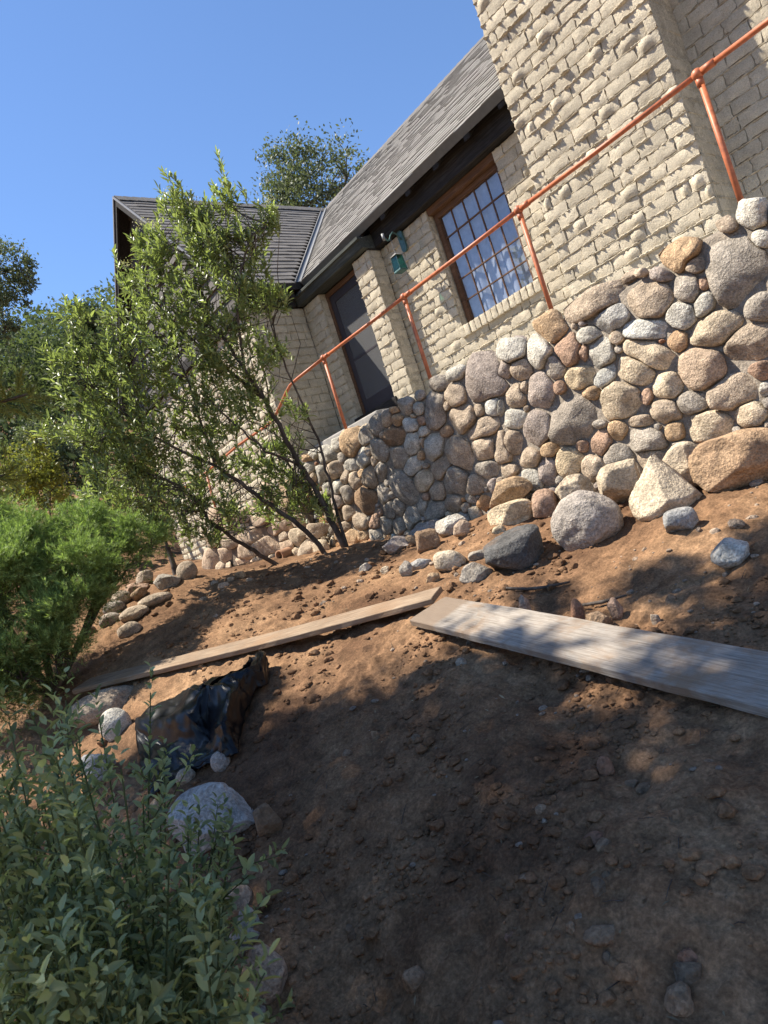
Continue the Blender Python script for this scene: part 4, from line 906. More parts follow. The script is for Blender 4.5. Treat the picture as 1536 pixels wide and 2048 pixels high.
# front slope of the main roof: rows too fine to pick apart
EXPO = 0.148; sv, sf, q0 = [], [], 0
rows = int(sm/EXPO)
for r in range(rows+1):
    s0 = r*EXPO-0.02; s1 = min(s0+EXPO+0.05, sm)
    x = xv(max(s0, 0))+0.10
    while x < XR:
        w = random.choice((.14, .2, .26, .32)); e = min(x+w, XR); up_ = random.random() < .5; th_ = .013 if up_ else .006; dr = random.choice((0, 0, .012))
        p = [pm(x,s0-dr,.002+.006),pm(e-.004,s0-dr,.002+.006),pm(e-.004,s1,.001),pm(x,s1,.001),pm(x,s0-dr,.008+th_),pm(e-.004,s0-dr,.008+th_),pm(e-.004,s1,.004),pm(x,s1,.004)]
        sv += p; sf += [tuple(q0+i for i in f) for f in ((4,5,6,7),(0,1,5,4),(3,0,4,7),(1,2,6,5))]; q0 += 8; x = e
o = obj('shingle', sv, sf, M['shingle'], roof_o, False, (0.235, 0.22, 0.20)); tag(o, kind='stuff')
# wing slope: single shingles
SH = []
for k in range(4):
    th_ = (.018, .012, .015, .010)[k]
    me = make_mesh('shingle', [(0,-.004,.006),(1,-.004,.006),(1,.21,.002),(0,.21,.002),(0,-.004,.008+th_),(1,-.004,.008+th_),(1,.21,.005),(0,.21,.005)], [(4,5,6,7),(0,1,5,4),(3,0,4,7),(1,2,6,5),(2,3,7,6),(0,3,2,1)], False)
    me.materials.append(M['shingle']); SH.append(me)
mw = Matrix(((0, ux, n_wing.x), (1, 0, 0), (0, uzw, n_wing.z))).to_4x4()          # local x = along y, local y = up the slope
flip = Matrix(((0, ux, n_wing.x), (1, 0, 0), (0, uzw, n_wing.z)))
EW = 0.162; rows = int(sw_/EW)
for r in range(rows):
    s0 = r*EW-.02; y = GE+.0; end = yv(max(s0, 0))-0.09
    first = True
    while y < end-.02:
        w = random.choice((.22, .3, .36, .42))*(0.5 if first and r % 2 else 1); w = min(w, end-y); first = False
        if end-y-w < .08: w = end-y
        o = link('shingle', random.choice(SH), None, roof_o, color=shade(GREY, .8, 1.15))
        # the slope frame is left-handed along y, so run the piece backwards
        b = Matrix(((0, ux, n_wing.x), (-1, 0, 0), (0, uzw, n_wing.z)))
        if b.determinant() < 0: b = Matrix(((0, ux, n_wing.x), (1, 0, 0), (0, uzw, n_wing.z))); ys = y
        else: ys = y+w
        loc = Vector(pw(ys, s0, 0)); o.matrix_basis = Matrix.Translation(loc) @ (b @ Matrix.Diagonal((w-.004, 1, 1))).to_4x4(); y += w
# ridge caps
def cap_mesh(): return [(-.17,0,-.165),(0,0,.012),(.17,0,-.165),(-.17,.26,-.18),(0,.26,-.004),(.17,.26,-.18)], [(0,1,4,3),(1,2,5,4)]
cv_, cf_ = cap_mesh(); cap = make_mesh('ridge_cap', cv_+[(a, b, c-.014) for a, b, c in cv_], cf_+[(6,9,10,7),(7,10,11,8),(0,6,7,1),(1,7,8,2),(3,4,10,9),(4,5,11,10)], False); cap.materials.append(M['shingle'])
k = 0; y = GE-.02
while y < RY-.1:
    o = link('ridge_cap', cap, None, roof_o, color=shade(GREY, .7, 1.0)); place(o, (RX, y, RZ+.035), (random.gauss(.012, .006), 0, 0)); y += .17
x = RX+.2; rc = []; rf = []
while x < -3.6:
    b = len(rc); rc += [(x+q[1], RY+q[0], RZ+.03+q[2]+random.gauss(0, .003)) for q in cv_]; rc += [(x+q[1], RY+q[0], RZ+.012+q[2]) for q in cv_]
    rf += [tuple(b+i for i in f) for f in cf_+[(0,6,7,1),(1,7,8,2)]]; x += .17
o = obj('ridge_cap', rc, rf, M['shingle'], roof_o, False, tuple(c*.9 for c in GREY)); tag(o, kind='stuff')
# valley flashing, fascia, drip edges
vf = MB()
vf.add([pm(xv(0)+.0,0,.03),pm(xv(0)+.10,0,.012),pm(xv(sm)+.10,sm,.012),pm(xv(sm),sm,.03)], [(0,1,2,3)])
vf.add([pw(yv(0)-.10,0,.012),pw(yv(0),0,.03),pw(yv(sw_),sw_,.03),pw(yv(sw_)-.10,sw_,.012)], [(0,1,2,3)])
vf.build('valley_flashing', M['edge_metal'], roof_o)
vr = MB().tube([pm(xv(0)+.10,0,.022), pm(xv(sm)+.10,sm,.022)], .012, 6); vr.build('flashing_seam', M['metal'], roof_o, True)
vr = MB().tube([pw(yv(0)-.09,0,.022), pw(yv(sw_)-.09,sw_,.022)], .012, 6); vr.build('flashing_seam', M['metal'], roof_o, True)
bevel(MB().hexa([pm(EX+.05,-.03,-.10),pm(-4.11,-.03,-.10),pm(-4.11,.0,-.10),pm(EX+.05,.0,-.10),pm(EX+.05,-.03,.012),pm(-4.11,-.03,.012),pm(-4.11,.0,.012),pm(EX+.05,.0,.012)]).build('fascia', M['edge_metal'], roof_o), .004)
bevel(MB().box((EX-.01, GE+.02, EZ-.11), (EX+.025, EY, EZ+.004)).build('fascia', M['dark_wood'], roof_o), .004)
# rakes of the wing gable
LX = 2*RX-EX
for (xa, za, xb, zb) in ((EX+.03, EZ-.03, RX, RZ+.0), (LX-.03, EZ-.03, RX, RZ+.0)):
    w = MB(); 
    w.hexa([(xa,GE-.035,za-.17),(xb,GE-.035,zb-.17),(xb,GE+.01,zb-.17),(xa,GE+.01,za-.17),(xa,GE-.035,za+.012),(xb,GE-.035,zb+.012),(xb,GE+.01,zb+.012),(xa,GE+.01,za+.012)])
    bevel(w.build('barge_board', M['dark_wood'], roof_o), .004)
    w = MB(); w.hexa([(xa,GE-.055,za-.02),(xb,GE-.055,zb-.02),(xb,GE-.036,zb-.02),(xa,GE-.036,za-.02),(xa,GE-.055,za+.03),(xb,GE-.055,zb+.03),(xb,GE-.036,zb+.03),(xa,GE-.036,za+.03)])
    w.build('drip_edge', M['metal'], roof_o)
# waney edged boards in the gable
zb = 3.98; k = 0
MB().add([(LX+.2,GY+.03,3.9),(EX-.2,GY+.03,3.9),(RX,GY+.03,RZ-.12)],[(0,1,2)]).build('gable_backing', M['dark_wood'], house)
while zb < RZ-.3:
    hh = random.uniform(.22, .30); f_ = (zb-EZ)/(RZ-EZ); half = (EX-RX)*(1-max(f_, 0))-.02
    n = 26; xs = np.linspace(RX-half, RX+half, n); wav = .045*pnoise(xs*2.1, k*7.7, .5)+.025*pnoise(xs*6, k*3.1, 2.5)
    f1 = (zb+hh+.04-EZ)/(RZ-EZ); half1 = max((EX-RX)*(1-f1)-.02, .03); xt = np.linspace(RX-half1, RX+half1, n)
    v = []; 
    for i in range(n):
        v += [(xs[i], GY-.055, zb+wav[i]), (xt[i], GY-.012, zb+hh+.04), (xs[i], GY-.015, zb+wav[i]), (xt[i], GY+.012, zb+hh+.04)]
    f = []
    for i in range(n-1):
        q = i*4; f += [(q, q+4, q+5, q+1), (q+2, q+6, q+4, q), (q+1, q+5, q+7, q+3), (q+3, q+7, q+6, q+2)]
    f += [(0, 1, 3, 2), (q+4, q+6, q+7, q+5)]
    obj('siding_board', v, f, M['siding'], house, False); zb += hh; k += 1
bevel(MB().box((-14.0, GY-.07, 3.87), (WX+.0, GY+.02, 4.05)).build('beam', M['dark_wood'], house), .01)
bevel(MB().box((WX-.15, GY+.05, 3.88), (WX+.06, BY-.15, 4.12)).build('beam', M['dark_wood'], house), .01)
for k in range(2): bevel(MB().box((WX+.0, GY+.35+k*.4, 3.98), (EX-.03, GY+.43+k*.4, 4.10)).build('rafter', M['dark_wood'], house), .008)

# ---- lantern on its bracket
LN = Vector((-6.45, 6.55, 3.40))
lan = empty('wall_lantern', (-6.52, 6.80, 3.6), 'small green glass lantern hanging from a scrolled wall bracket beside the window', 'lantern')
pl = MB(); n = 10
pl.add([(-6.52+.05*math.cos(a), 6.805, 3.735+(.10 if math.sin(a) > 0 else -.10)+.05*math.sin(a)) for a in np.linspace(0, 2*math.pi, 17)[:-1]]+[(-6.52+.05*math.cos(a), 6.835, 3.735+(.10 if math.sin(a) > 0 else -.10)+.05*math.sin(a)) for a in np.linspace(0, 2*math.pi, 17)[:-1]],
       [tuple(range(16))]+[(i, (i+1) % 16, 16+(i+1) % 16, 16+i) for i in range(16)])
pl.build('back_plate', M['green_metal'], lan)
arm = [(-6.52, 6.80, 3.76), (-6.51, 6.74, 3.83), (-6.49, 6.66, 3.84), (-6.47, 6.59, 3.79), (-6.46, 6.53, 3.71), (-6.45, 6.48, 3.70), (-6.45, 6.45, 3.735)]
MB().tube(arm, .011, 8).build('arm', M['green_metal'], lan, True)
MB().tube([(-6.45, 6.43, 3.70), (-6.45, 6.43, 3.79)], .020, 10).build('finial', M['metal'], lan, True)
ch = MB()
for k in range(6): c = Vector((LN.x, LN.y, 3.70-k*.036)); ch.tube([c+Vector((.008*math.cos(a)*(k % 2), .008*math.cos(a)*(1-k % 2), .02*math.sin(a))) for a in np.linspace(0, 2*math.pi, 9)], .0025, 5, False)
ch.build('chain', M['metal'], lan, True)
def frus(z0, r0, z1, r1): return [(LN.x+sx*r0, LN.y+sy*r0, z0) for sx, sy in ((-1,-1),(1,-1),(1,1),(-1,1))]+[(LN.x+sx*r1, LN.y+sy*r1, z1) for sx, sy in ((-1,-1),(1,-1),(1,1),(-1,1))]
bevel(MB().hexa(frus(3.475, .072, 3.52, .012)).build('cap', M['metal'], lan), .003)
bevel(MB().hexa(frus(3.285, .062, 3.475, .052)).build('glass_body', M['lantern_glass'], lan), .004)
fr = MB()
for sx, sy in ((-1,-1),(1,-1),(1,1),(-1,1)): fr.tube([(LN.x+sx*.063, LN.y+sy*.063, 3.285), (LN.x+sx*.053, LN.y+sy*.053, 3.476)], .005, 6)
fr.build('frame', M['green_metal'], lan)
bevel(MB().hexa(frus(3.262, .07, 3.284, .068)).build('base', M['green_metal'], lan), .003)
# ------------------------------------------------------------------ stone walls
def stone_cells(stones, fill_box, fill_cols, rmin, rmax, tries, keep, seed):
    """stones: ellipses in the wall plane; small ones are dropped into the gaps, then every outline is cut back where it meets a neighbour"""
    r = np.random.default_rng(seed)
    C = [np.array(s[:2]) for s in stones]; Mx = [1.1*np.array([[s[2], s[4]], [s[3], s[5]]]) for s in stones]; col = [s[6] for s in stones]
    inv = [np.linalg.inv(m) for m in Mx]
    x0, x1, z0, z1 = fill_box
    for k in range(tries):
        rad = rmax*(rmin/rmax)**(k/tries)
        p = np.array([r.uniform(x0, x1), r.uniform(z0, z1)])
        if not keep(p[0], p[1], rad): continue
        CC = np.array(C); d = np.linalg.norm(CC-p, axis=1); near = np.where(d < 1.0)[0]
        ok = True
        for j in near:
            q = inv[j] @ (p-C[j]); e = np.linalg.norm(q); gap = d[j]*(1-1/max(e, 1e-6))
            if e < 1.02 or gap < rad*0.80: ok = False; break
        if not ok: continue
        a = r.uniform(0, math.pi); s = r.uniform(.8, 1.25); ca, sa = math.cos(a), math.sin(a)
        m = np.array([[ca*rad*s, -sa*rad/s], [sa*rad*s, ca*rad/s]])
        C.append(p); Mx.append(m); inv.append(np.linalg.inv(m)); col.append(fill_cols[r.integers(len(fill_cols))])
    C = np.array(C); inv = np.array(inv); out = []
    th = np.linspace(0, 2*math.pi, 25)[:-1]
    for i in range(len(C)):
        d = np.linalg.norm(C-C[i], axis=1); nb = [j for j in np.where(d < 0.9)[0] if j != i]
        wob = 1+0.07*pnoise(np.cos(th)*1.3+i*5.7, np.sin(th)*1.3, i*1.3)*2
        rp = np.random.default_rng(i+77); ns = rp.integers(5, 8); ak = (np.arange(ns)+rp.uniform(-.28, .28, ns)+rp.uniform())*2*math.pi/ns; dk = rp.uniform(.86, 1.04, ns)
        cs_ = np.cos(th[:, None]-ak[None]); sup = np.min(np.where(cs_ > .15, dk[None]/np.maximum(cs_, .15), 9), 1); sup = np.minimum(sup, 1.22)
        D = (Mx[i] @ np.stack([np.cos(th)*sup*wob, np.sin(th)*sup*wob])).T
        rr = np.linspace(0.1, 1.24, 48); best = np.full(len(th), 0.1)
        for s in rr:
            P = C[i]+D*s; ok = np.ones(len(th), bool); mine = np.linalg.norm((inv[i] @ (P-C[i]).T).T, axis=1)
            for j in nb:
                dj = np.linalg.norm((inv[j] @ (P-C[j]).T).T, axis=1); ok &= mine < dj*0.965
            best = np.where(ok & (best > s-0.03), s, best)
        best = (best*4+np.roll(best, 1)+np.roll(best, -1))/6
        gap = 0.004/np.linalg.norm(D, axis=1)
        out.append((C[i], D*np.clip(best-gap, .1, 2)[:, None], col[i]))
    return out
def build_stone(c, ring, col, yplane, parent, k, bulge=1.0):
    n = len(ring); size = math.sqrt(np.abs(np.sum(ring[:, 0]*np.roll(ring[:, 1], -1)-ring[:, 1]*np.roll(ring[:, 0], -1)))/2)
    h = min(0.040+size*random.uniform(.08, .16), 0.10)*bulge; tx, tz = random.gauss(0, .16), random.gauss(0, .16)
    v, f = [], []
    prof = [(.97, -.06), (1.0, .2), (.985, .52), (.93, .82), (.75, .97), (.42, 1.0)]
    for (s, d) in prof:
        for i in range(n):
            x, z = ring[i]*s; y = -h*d
            if d > 0: y -= (x*tx+z*tz)*min(1, d*1.2)
            v.append((x, y, z))
    v.append((0, -h*1.02, 0))
    V = np.array(v)
    rk = np.random.default_rng(k+300)
    for _ in range(4):
        a_ = rk.uniform(0, 6.28); q = np.array([math.cos(a_)*.75, -1.0, math.sin(a_)*.75]); q /= np.linalg.norm(q); off = h*.72+rk.uniform(.16, .34)*size*.62
        e_ = np.clip(V @ q-off, 0, 9); V -= e_[:, None]*np.array([0, q[1], 0])*.9/abs(q[1])
    nn = 0.020*fbm(V[:, 0]*9+k*3.3, V[:, 1]*9, V[:, 2]*9+k, 3)+0.030*pnoise(V[:, 0]*4.5+k*1.7, V[:, 1]*4, V[:, 2]*4.5)
    V[:, 1] -= nn*np.r_[np.zeros(n), np.repeat([.4, .8, 1, 1, 1], n), 1][:len(V)]*bulge
    for a in range(len(prof)-1):
        for i in range(n):
            j = (i+1) % n; f.append((a*n+j, a*n+i, (a+1)*n+i, (a+1)*n+j))
    a = len(prof)-1
    for i in range(n): f.append((a*n+(i+1) % n, a*n+i, len(V)-1))
    sh = random.uniform(.95, 1.2)
    o = obj('stone', V, f, M['stone'], parent, True, tuple(min(.7, q*sh*w) for q, w in zip(col, (1.06, 1.0, .92)))); o.location = (c[0], yplane, c[1])
    return o
FILL = [(.36,.30,.235),(.30,.28,.25),(.42,.25,.13),(.42,.43,.40),(.31,.27,.25),(.36,.2,.13),(.48,.41,.31)]
def wall_top(x): return 1.27+0.012*math.sin(x*5.1)+0.02*float(pnoise(x*2.3, 4.4, 1.1)) if x > -7.85 else 1.0
wall_root = empty('stone_retaining_wall', (-4.0, 5.0, -0.3), 'retaining wall of rounded grey and tan field stones carrying the pipe railing', 'stone wall')
wm = MB(); xs = np.linspace(-7.86, 2.2, 120)
for i, x in enumerate(xs):
    tz = wall_top(x)
    y0 = 5.0+.02*float(pnoise(x*3, 1.5, 2.5))
    yb = 5.42
    wm.v += [(x, y0, -1.3), (x, y0, tz-.05), (x, y0+.05, tz-.008), (x, y0+.2, tz+.012*float(pnoise(x*7, 3.3, 3.1))), (x, yb, tz-.01), (x, yb, -1.3)]
for i in range(len(xs)-1):
    for k in range(5): q = i*6+k; wm.f.append((q+6, q+7, q+1, q)[::-1] if False else (q, q+6, q+7, q+1))
wm.f += [tuple(range(6)), tuple(range((len(xs)-1)*6, len(xs)*6))[::-1]]
wm.build('mortar', M['mortar'], wall_root, True, (.25, .21, .165))
cells = stone_cells(WALL_STONES, (-7.8, 1.6, -0.75, 1.20), FILL, 0.024, 0.20, 30000,
                    lambda x, z, r: z+r*.7 < wall_top(x) and z > -.72 and x-r > -7.84 and (r < 0.075 or x > -1.75), 5)
for k, (c, ring, col) in enumerate(cells): build_stone(c, ring, col, 5.0, wall_root, k)
# coping of flat mortared stones along the top
x = -7.8; k = 0
while x < 1.5:
    w = random.uniform(.13, .34); ring = []
    for a in np.linspace(0, 2*math.pi, 25)[:-1]:
        q = (abs(math.cos(a))**3+abs(math.sin(a))**3)**(-1/3); ring.append((math.cos(a)*w*.49*q, math.sin(a)*.045*q))
    z = wall_top(x+w/2)+random.uniform(-.02, .03)
    if random.random() < .42:
        o = build_stone((x+w/2, z), np.array(ring), FILL[random.randrange(len(FILL))], 5.05, wall_root, 900+k, 1.0)
        o.rotation_euler = (math.radians(-62), 0, random.gauss(0, .05))
    x += w*1.02; k += 1
# lower wall of flatter tan stones, past the corner
low = empty('flagstone_wall', (-9.3, 4.85, 0.1), 'low wall of flat tan stones with wide joints behind the leaning shrub', 'stone wall')
lm = MB().hexa([(-11.0,4.88,-.6),(-7.84,4.88,-.6),(-7.84,5.4,-.6),(-11.0,5.4,-.6),(-11.0,4.88,.93),(-7.84,4.88,1.10),(-7.84,5.4,1.10),(-11.0,5.4,.93)])
bevel(lm.build('mortar', M['mortar'], low, False, (.20, .155, .115)), .02)
cl = stone_cells([(s[0], s[1], s[2]*1.2, s[3]*1.2, s[4]*1.2, s[5]*1.2, s[6]) for s in LOW_STONES], (-10.95, -7.9, -.2, 1.0), [(.42,.33,.25),(.38,.29,.2),(.46,.38,.29)], 0.04, 0.22, 14000, lambda x, z, r: z+r*.6 < .96+(x+11)*.045, 9)
for k, (c, ring, col) in enumerate(cl): build_stone(c, ring, col, 4.845, low, 2000+k, .6)
pp = MB(); c = Vector((-8.42, 4.62, 0.17)); d = Vector((.25, -1, -.05)).normalized(); p0 = c; p1 = c-d*.5
n = 18; ref = d.orthogonal().normalized(); bi = d.cross(ref)
for (p, r_) in ((p1, .075), (p0, .078), (p0, .056), (p1, .054)):
    pp.v += [tuple(p+(ref*math.cos(2*math.pi*k/n)+bi*math.sin(2*math.pi*k/n))*r_) for k in range(n)]
for a in range(3):
    for k in range(n): pp.f.append((a*n+k, a*n+(k+1) % n, (a+1)*n+(k+1) % n, (a+1)*n+k))
tag(pp.build('drain_pipe', M['clay'], None, True), 'short clay drain pipe poking out at the foot of the flat stone wall', 'pipe')

# ------------------------------------------------------------------ pipe railing
rail = empty('pipe_railing', (-4.2, 5.1, 1.28), 'orange red pipe railing with ball joints standing on the stone wall', 'railing')
RYp, RZp = 5.10, 2.30; posts = [-6.74, -5.10, -3.47, -1.83, -0.2]
for x in posts:
    MB().tube([(x, RYp, 1.15), (x+.004, RYp, RZp)], .0205, 12).build('post', M['rail_paint'], rail, True)
    j = MB().ball((x, RYp, RZp), .040, 14, 9).tube([(x+.03, RYp, RZp), (x+.12, RYp, RZp)], .026, 12).tube([(x, RYp, RZp-.085), (x, RYp, RZp-.03)], .026, 12); j.build('joint', M['rail_paint'], rail, True)
ends = posts+[1.5]
for a, b in zip(ends[:-1], ends[1:]): MB().tube([(a, RYp, RZp), ((a+b)/2, RYp, RZp-.004), (b, RYp, RZp)], .0195, 12).build('rail', M['rail_paint'], rail, True)
MB().tube([(-6.74, RYp, RZp), (-7.45, RYp, RZp-.01), (-7.62, RYp, RZp-.025), (-7.76, RYp, RZp-.07), (-8.3, RYp, RZp-.30), (-9.5, RYp, 2.0), (-10.85, RYp, 1.93)], .0195, 12).build('rail', M['rail_paint'], rail, True)
MB().tube([(-10.95, RYp, .85), (-10.85, RYp, 1.93)], .0205, 12).build('post', M['rail_paint'], rail, True)
MB().tube([(-10.85, RYp, 1.93), (-11.9, RYp, 1.92)], .0195, 12).build('rail', M['rail_paint'], rail, True)

# ------------------------------------------------------------------ loose rocks
def ico(sub):
    p = (1+5**.5)/2
    v = [(-1,p,0),(1,p,0),(-1,-p,0),(1,-p,0),(0,-1,p),(0,1,p),(0,-1,-p),(0,1,-p),(p,0,-1),(p,0,1),(-p,0,-1),(-p,0,1)]
    f = [(0,11,5),(0,5,1),(0,1,7),(0,7,10),(0,10,11),(1,5,9),(5,11,4),(11,10,2),(10,7,6),(7,1,8),(3,9,4),(3,4,2),(3,2,6),(3,6,8),(3,8,9),(4,9,5),(2,4,11),(6,2,10),(8,6,7),(9,8,1)]
    v = [np.array(q, float)/np.linalg.norm(q) for q in v]
    for _ in range(sub):
        mid = {}; nf = []
        def m(a, b):
            k = (min(a, b), max(a, b))
            if k not in mid: q = v[a]+v[b]; v.append(q/np.linalg.norm(q)); mid[k] = len(v)-1
            return mid[k]
        for a, b, c in f: ab, bc, ca = m(a, b), m(b, c), m(c, a); nf += [(a,ab,ca),(b,bc,ab),(c,ca,bc),(ab,bc,ca)]
        f = nf
    return np.array(v), np.array(f)
ICO = {k: ico(k) for k in (1, 2, 3, 4)}
def rock_mesh(seed, style, sub):
    r = np.random.default_rng(seed); V, F = ICO[sub]; V = V.copy()
    cuts = dict(round=5, ang=15, block=7, pyr=0, slab=7)[style]
    if style == 'block': V = np.sign(V)*np.abs(V)**0.62; V /= np.abs(V).max()
    if style == 'pyr':
        for nrm, off in (((-.75, -.3, .5), .42), ((.72, -.35, .5), .44), ((.1, .8, .5), .5), ((0, -.75, .62), .45), ((-.3, .6, .6), .5), ((.95, .2, .1), .75), ((-.95, .1, .1), .75)):
            q = np.array(nrm)/np.linalg.norm(nrm); e = V @ q-off; V -= np.clip(e, 0, 9)[:, None]*q*.96
        V /= np.abs(V).max(0)
    for _ in range(cuts):
        q = r.normal(size=3); q /= np.linalg.norm(q); off = r.uniform(.62, .93) if style != 'round' else r.uniform(.8, .95)
        e = V @ q-off; V -= np.clip(e, 0, 9)[:, None]*q*(.97 if style != 'round' else .6)
    nr = unit(V); amp = .05 if style == 'round' else .075
    V += nr*(amp*fbm(V[:, 0]*1.6+seed, V[:, 1]*1.6, V[:, 2]*1.6, 4)+.028*fbm(V[:, 0]*6, V[:, 1]*6+seed, V[:, 2]*6, 3))[:, None]
    V /= np.abs(V).max(0)
    return V, F
def rock_label(k, R): return ROCK_LABELS.get(k)
ROCK_LABELS = {
 0: 'largest smooth rounded grey brown boulder on the dirt below the wall',
 1: 'charcoal black angular boulder beside the big rounded boulder',
 2: 'pale pointed pyramid shaped rock leaning at the foot of the wall',
 3: 'small blue grey blocky rock just below the pointed pale rock',
 4: 'whitish speckled granite rock lying alone on the shaded dirt',
 5: 'orange tan angular rock against the foot of the stone wall',
 6: 'yellowish slab of rock in front of the orange tan rock',
 7: 'rusty red angular rock between the yellowish slab and rounded boulder',
 8: 'cream angular rock behind the big rounded boulder',
 9: 'cream blocky rock at the wall just left of the pointed rock',
 10: 'tall cream angular rock at the wall right of the pointed rock',
 11: 'long orange brown boulder lying at the foot of the wall',
 12: 'dark brown angular rock at the left of the rock pile',
 13: 'small round orange rock tucked beside the dark brown rock',
 14: 'mauve grey elongated rock at the end of the rock pile',
 15: 'pale grey white rock at the back of the pile by the wall',
 16: 'pinkish tan rock on the pile beside the pale grey rock',
 17: 'cream cube shaped rock at the front of the rock pile',
 18: 'thin flat blue grey rock at the edge of the sunlit mound',
 21: 'light grey angular rock touching the black boulder',
 22: 'small grey rock wedged behind the light grey rock',
 24: 'long mauve slab lying along the wall foot behind the pile',
 27: 'large pale blue grey granite boulder beside the leafy green plants',
 28: 'brown angular rock touching the large granite boulder',
 29: 'round mauve stone under the hem of the black plastic',
 33: 'grey angular rock below the round pink tan rock', 32: 'round pink tan rock in the edging beside the leafy plants',
 34: 'grey slab rock in the edging above the big ruddy rock', 35: 'large ruddy tan rock at the low end of the edging row',
 36: 'pale grey rounded rock beside the black plastic, above the leaves', 37: 'blue grey angular rock half hidden by the leafy plants',
 38: 'wide flat tan boulder half buried beyond the black plastic', 39: 'low grey rock below the large ruddy edging rock',
 40: 'upright rounded tan rock at the top of the old rock edging', 41: 'grey angular rock next to the upright tan edging rock',
 43: 'flat red slab in the old rock edging by the juniper',
 52: 'small orange block lying on the sunlit dirt near the flat stone wall',
}
def hue(c): return 'rust red' if c[0] > 1.6*c[1] else ('dark grey' if max(c) < .21 else ('brown' if max(c) < .27 else ('orange red' if c[0] > 1.5*c[1] else 'tan')))
def form(s): return dict(ang='angular', slab='flat', round='rounded', block='blocky', pyr='pointed')[s]
for k, R in enumerate(ROCKS):
    x, y, z, sw2, sh2, col, style = R
    g = float(gh(x, y)); sub = 4 if sw2 > .14 else 3
    if style == 'slab': zc, sh2 = g-.005, sw2*.42
    else:
        bot = min(z-sh2, g-.035); topz = z+sh2
        if topz < g+.02: topz = g+sh2*.9
        zc, sh2 = (bot+topz)/2, (topz-bot)/2
    V, F = rock_mesh(40+k, style, sub)
    dep = sw2*random.uniform(.75, .95)
    ang = math.atan2(fw.y, fw.x)-math.pi/2+random.uniform(-.25, .25)
    S = V*np.array([sw2, dep, sh2])
    o = obj('rock', S, F, M['rock'], None, True, shade(tuple(q*w for q, w in zip(col, (1.05, 1.0, .93))), .95, 1.08)); place(o, (x, y, zc), (0, 0, ang))
    lab = ROCK_LABELS.get(k)
    if lab: tag(o, lab, 'rock')
    elif k < 27: tag(o, 'small angular rock in the pile at the foot of the wall', 'rock', 'small rocks in the pile below the wall')
    elif k < 40: tag(o, 'small rock half sunk in dirt near the black plastic', 'rock', 'small rocks near the black plastic')
    elif k < 52: tag(o, 'grey brown rock in the old edging below the juniper', 'rock', 'rocks of the old edging by the juniper')
    elif k < 57: tag(o, 'small broken tan stone on the sunlit dirt', 'rock', 'broken stones on the sunlit dirt')
    elif k < 82: tag(o, f'dusty {hue(col)} {form(style)} stone partly buried in the shaded dirt bank', 'rock', f'{hue(col)} {form(style)} stones partly buried in the dirt bank')
    else: tag(o, f'{hue(col)} stone in the dug dirt above the grey plank', 'rock', f'{hue(col)} stones in the dug dirt above the plank')
# clods and pebbles
def scatter(name, n, box, size, mat, col, seed, label, dens=None, parent=None):
    r = np.random.default_rng(seed); vs, fs, b = [], [], 0; protos = [rock_mesh(500+seed*10+i, 'ang', 1) for i in range(8)]
    px = r.uniform(box[0], box[1], n*3); py = r.uniform(box[2], box[3], n*3)
    w = fbm(px*2.2, py*2.2, seed*1.7, 3)+r.normal(size=n*3)*.12
    sel = np.argsort(-w)[:n]; r.shuffle(sel)
    for i in sel:
        x, y = px[i], py[i]
        if not (gx[1] < x < gx[-2]): continue
        s = size*min(r.lognormal(0, .7), 4.5); V, F = protos[r.integers(8)]
        a = r.uniform(0, 6.28); V = V*np.array([s*r.uniform(.8, 1.3), s, s*r.uniform(.5, .85)]); ca, sa = math.cos(a), math.sin(a)
        V = np.c_[V[:, 0]*ca-V[:, 1]*sa+x, V[:, 0]*sa+V[:, 1]*ca+y, V[:, 2]+float(gh(x, y))+s*.15]
        vs.append(V); fs.append(F+b); b += len(V)
    o = obj(name, np.concatenate(vs), np.concatenate(fs), mat, parent, True, col); crisp(o.data, 30); tag(o, label, 'gravel', kind='stuff'); return o
scatter('soil_clods', 5200, (-3.6, 0.0, 0.7, 3.5), .0072, M['soil'], (.2, .12, .08), 1, 'loose clods of soil scattered over the dirt bank')
scatter('soil_clods', 1900, (-7.6, -3.0, 1.0, 4.7), .010, M['soil'], (.2, .12, .08), 2, 'coarse clods of soil on the upper dirt')
scatter('gravel', 300, (-3.6, -0.2, 0.8, 3.6), .0055, M['rock'], (.24, .19, .145), 3, 'small pale gravel lying on the dirt')
scatter('gravel', 220, (-7.4, -1.6, 2.6, 4.7), .010, M['rock'], (.33, .25, .18), 4, 'pale stone chips on the upper dirt')

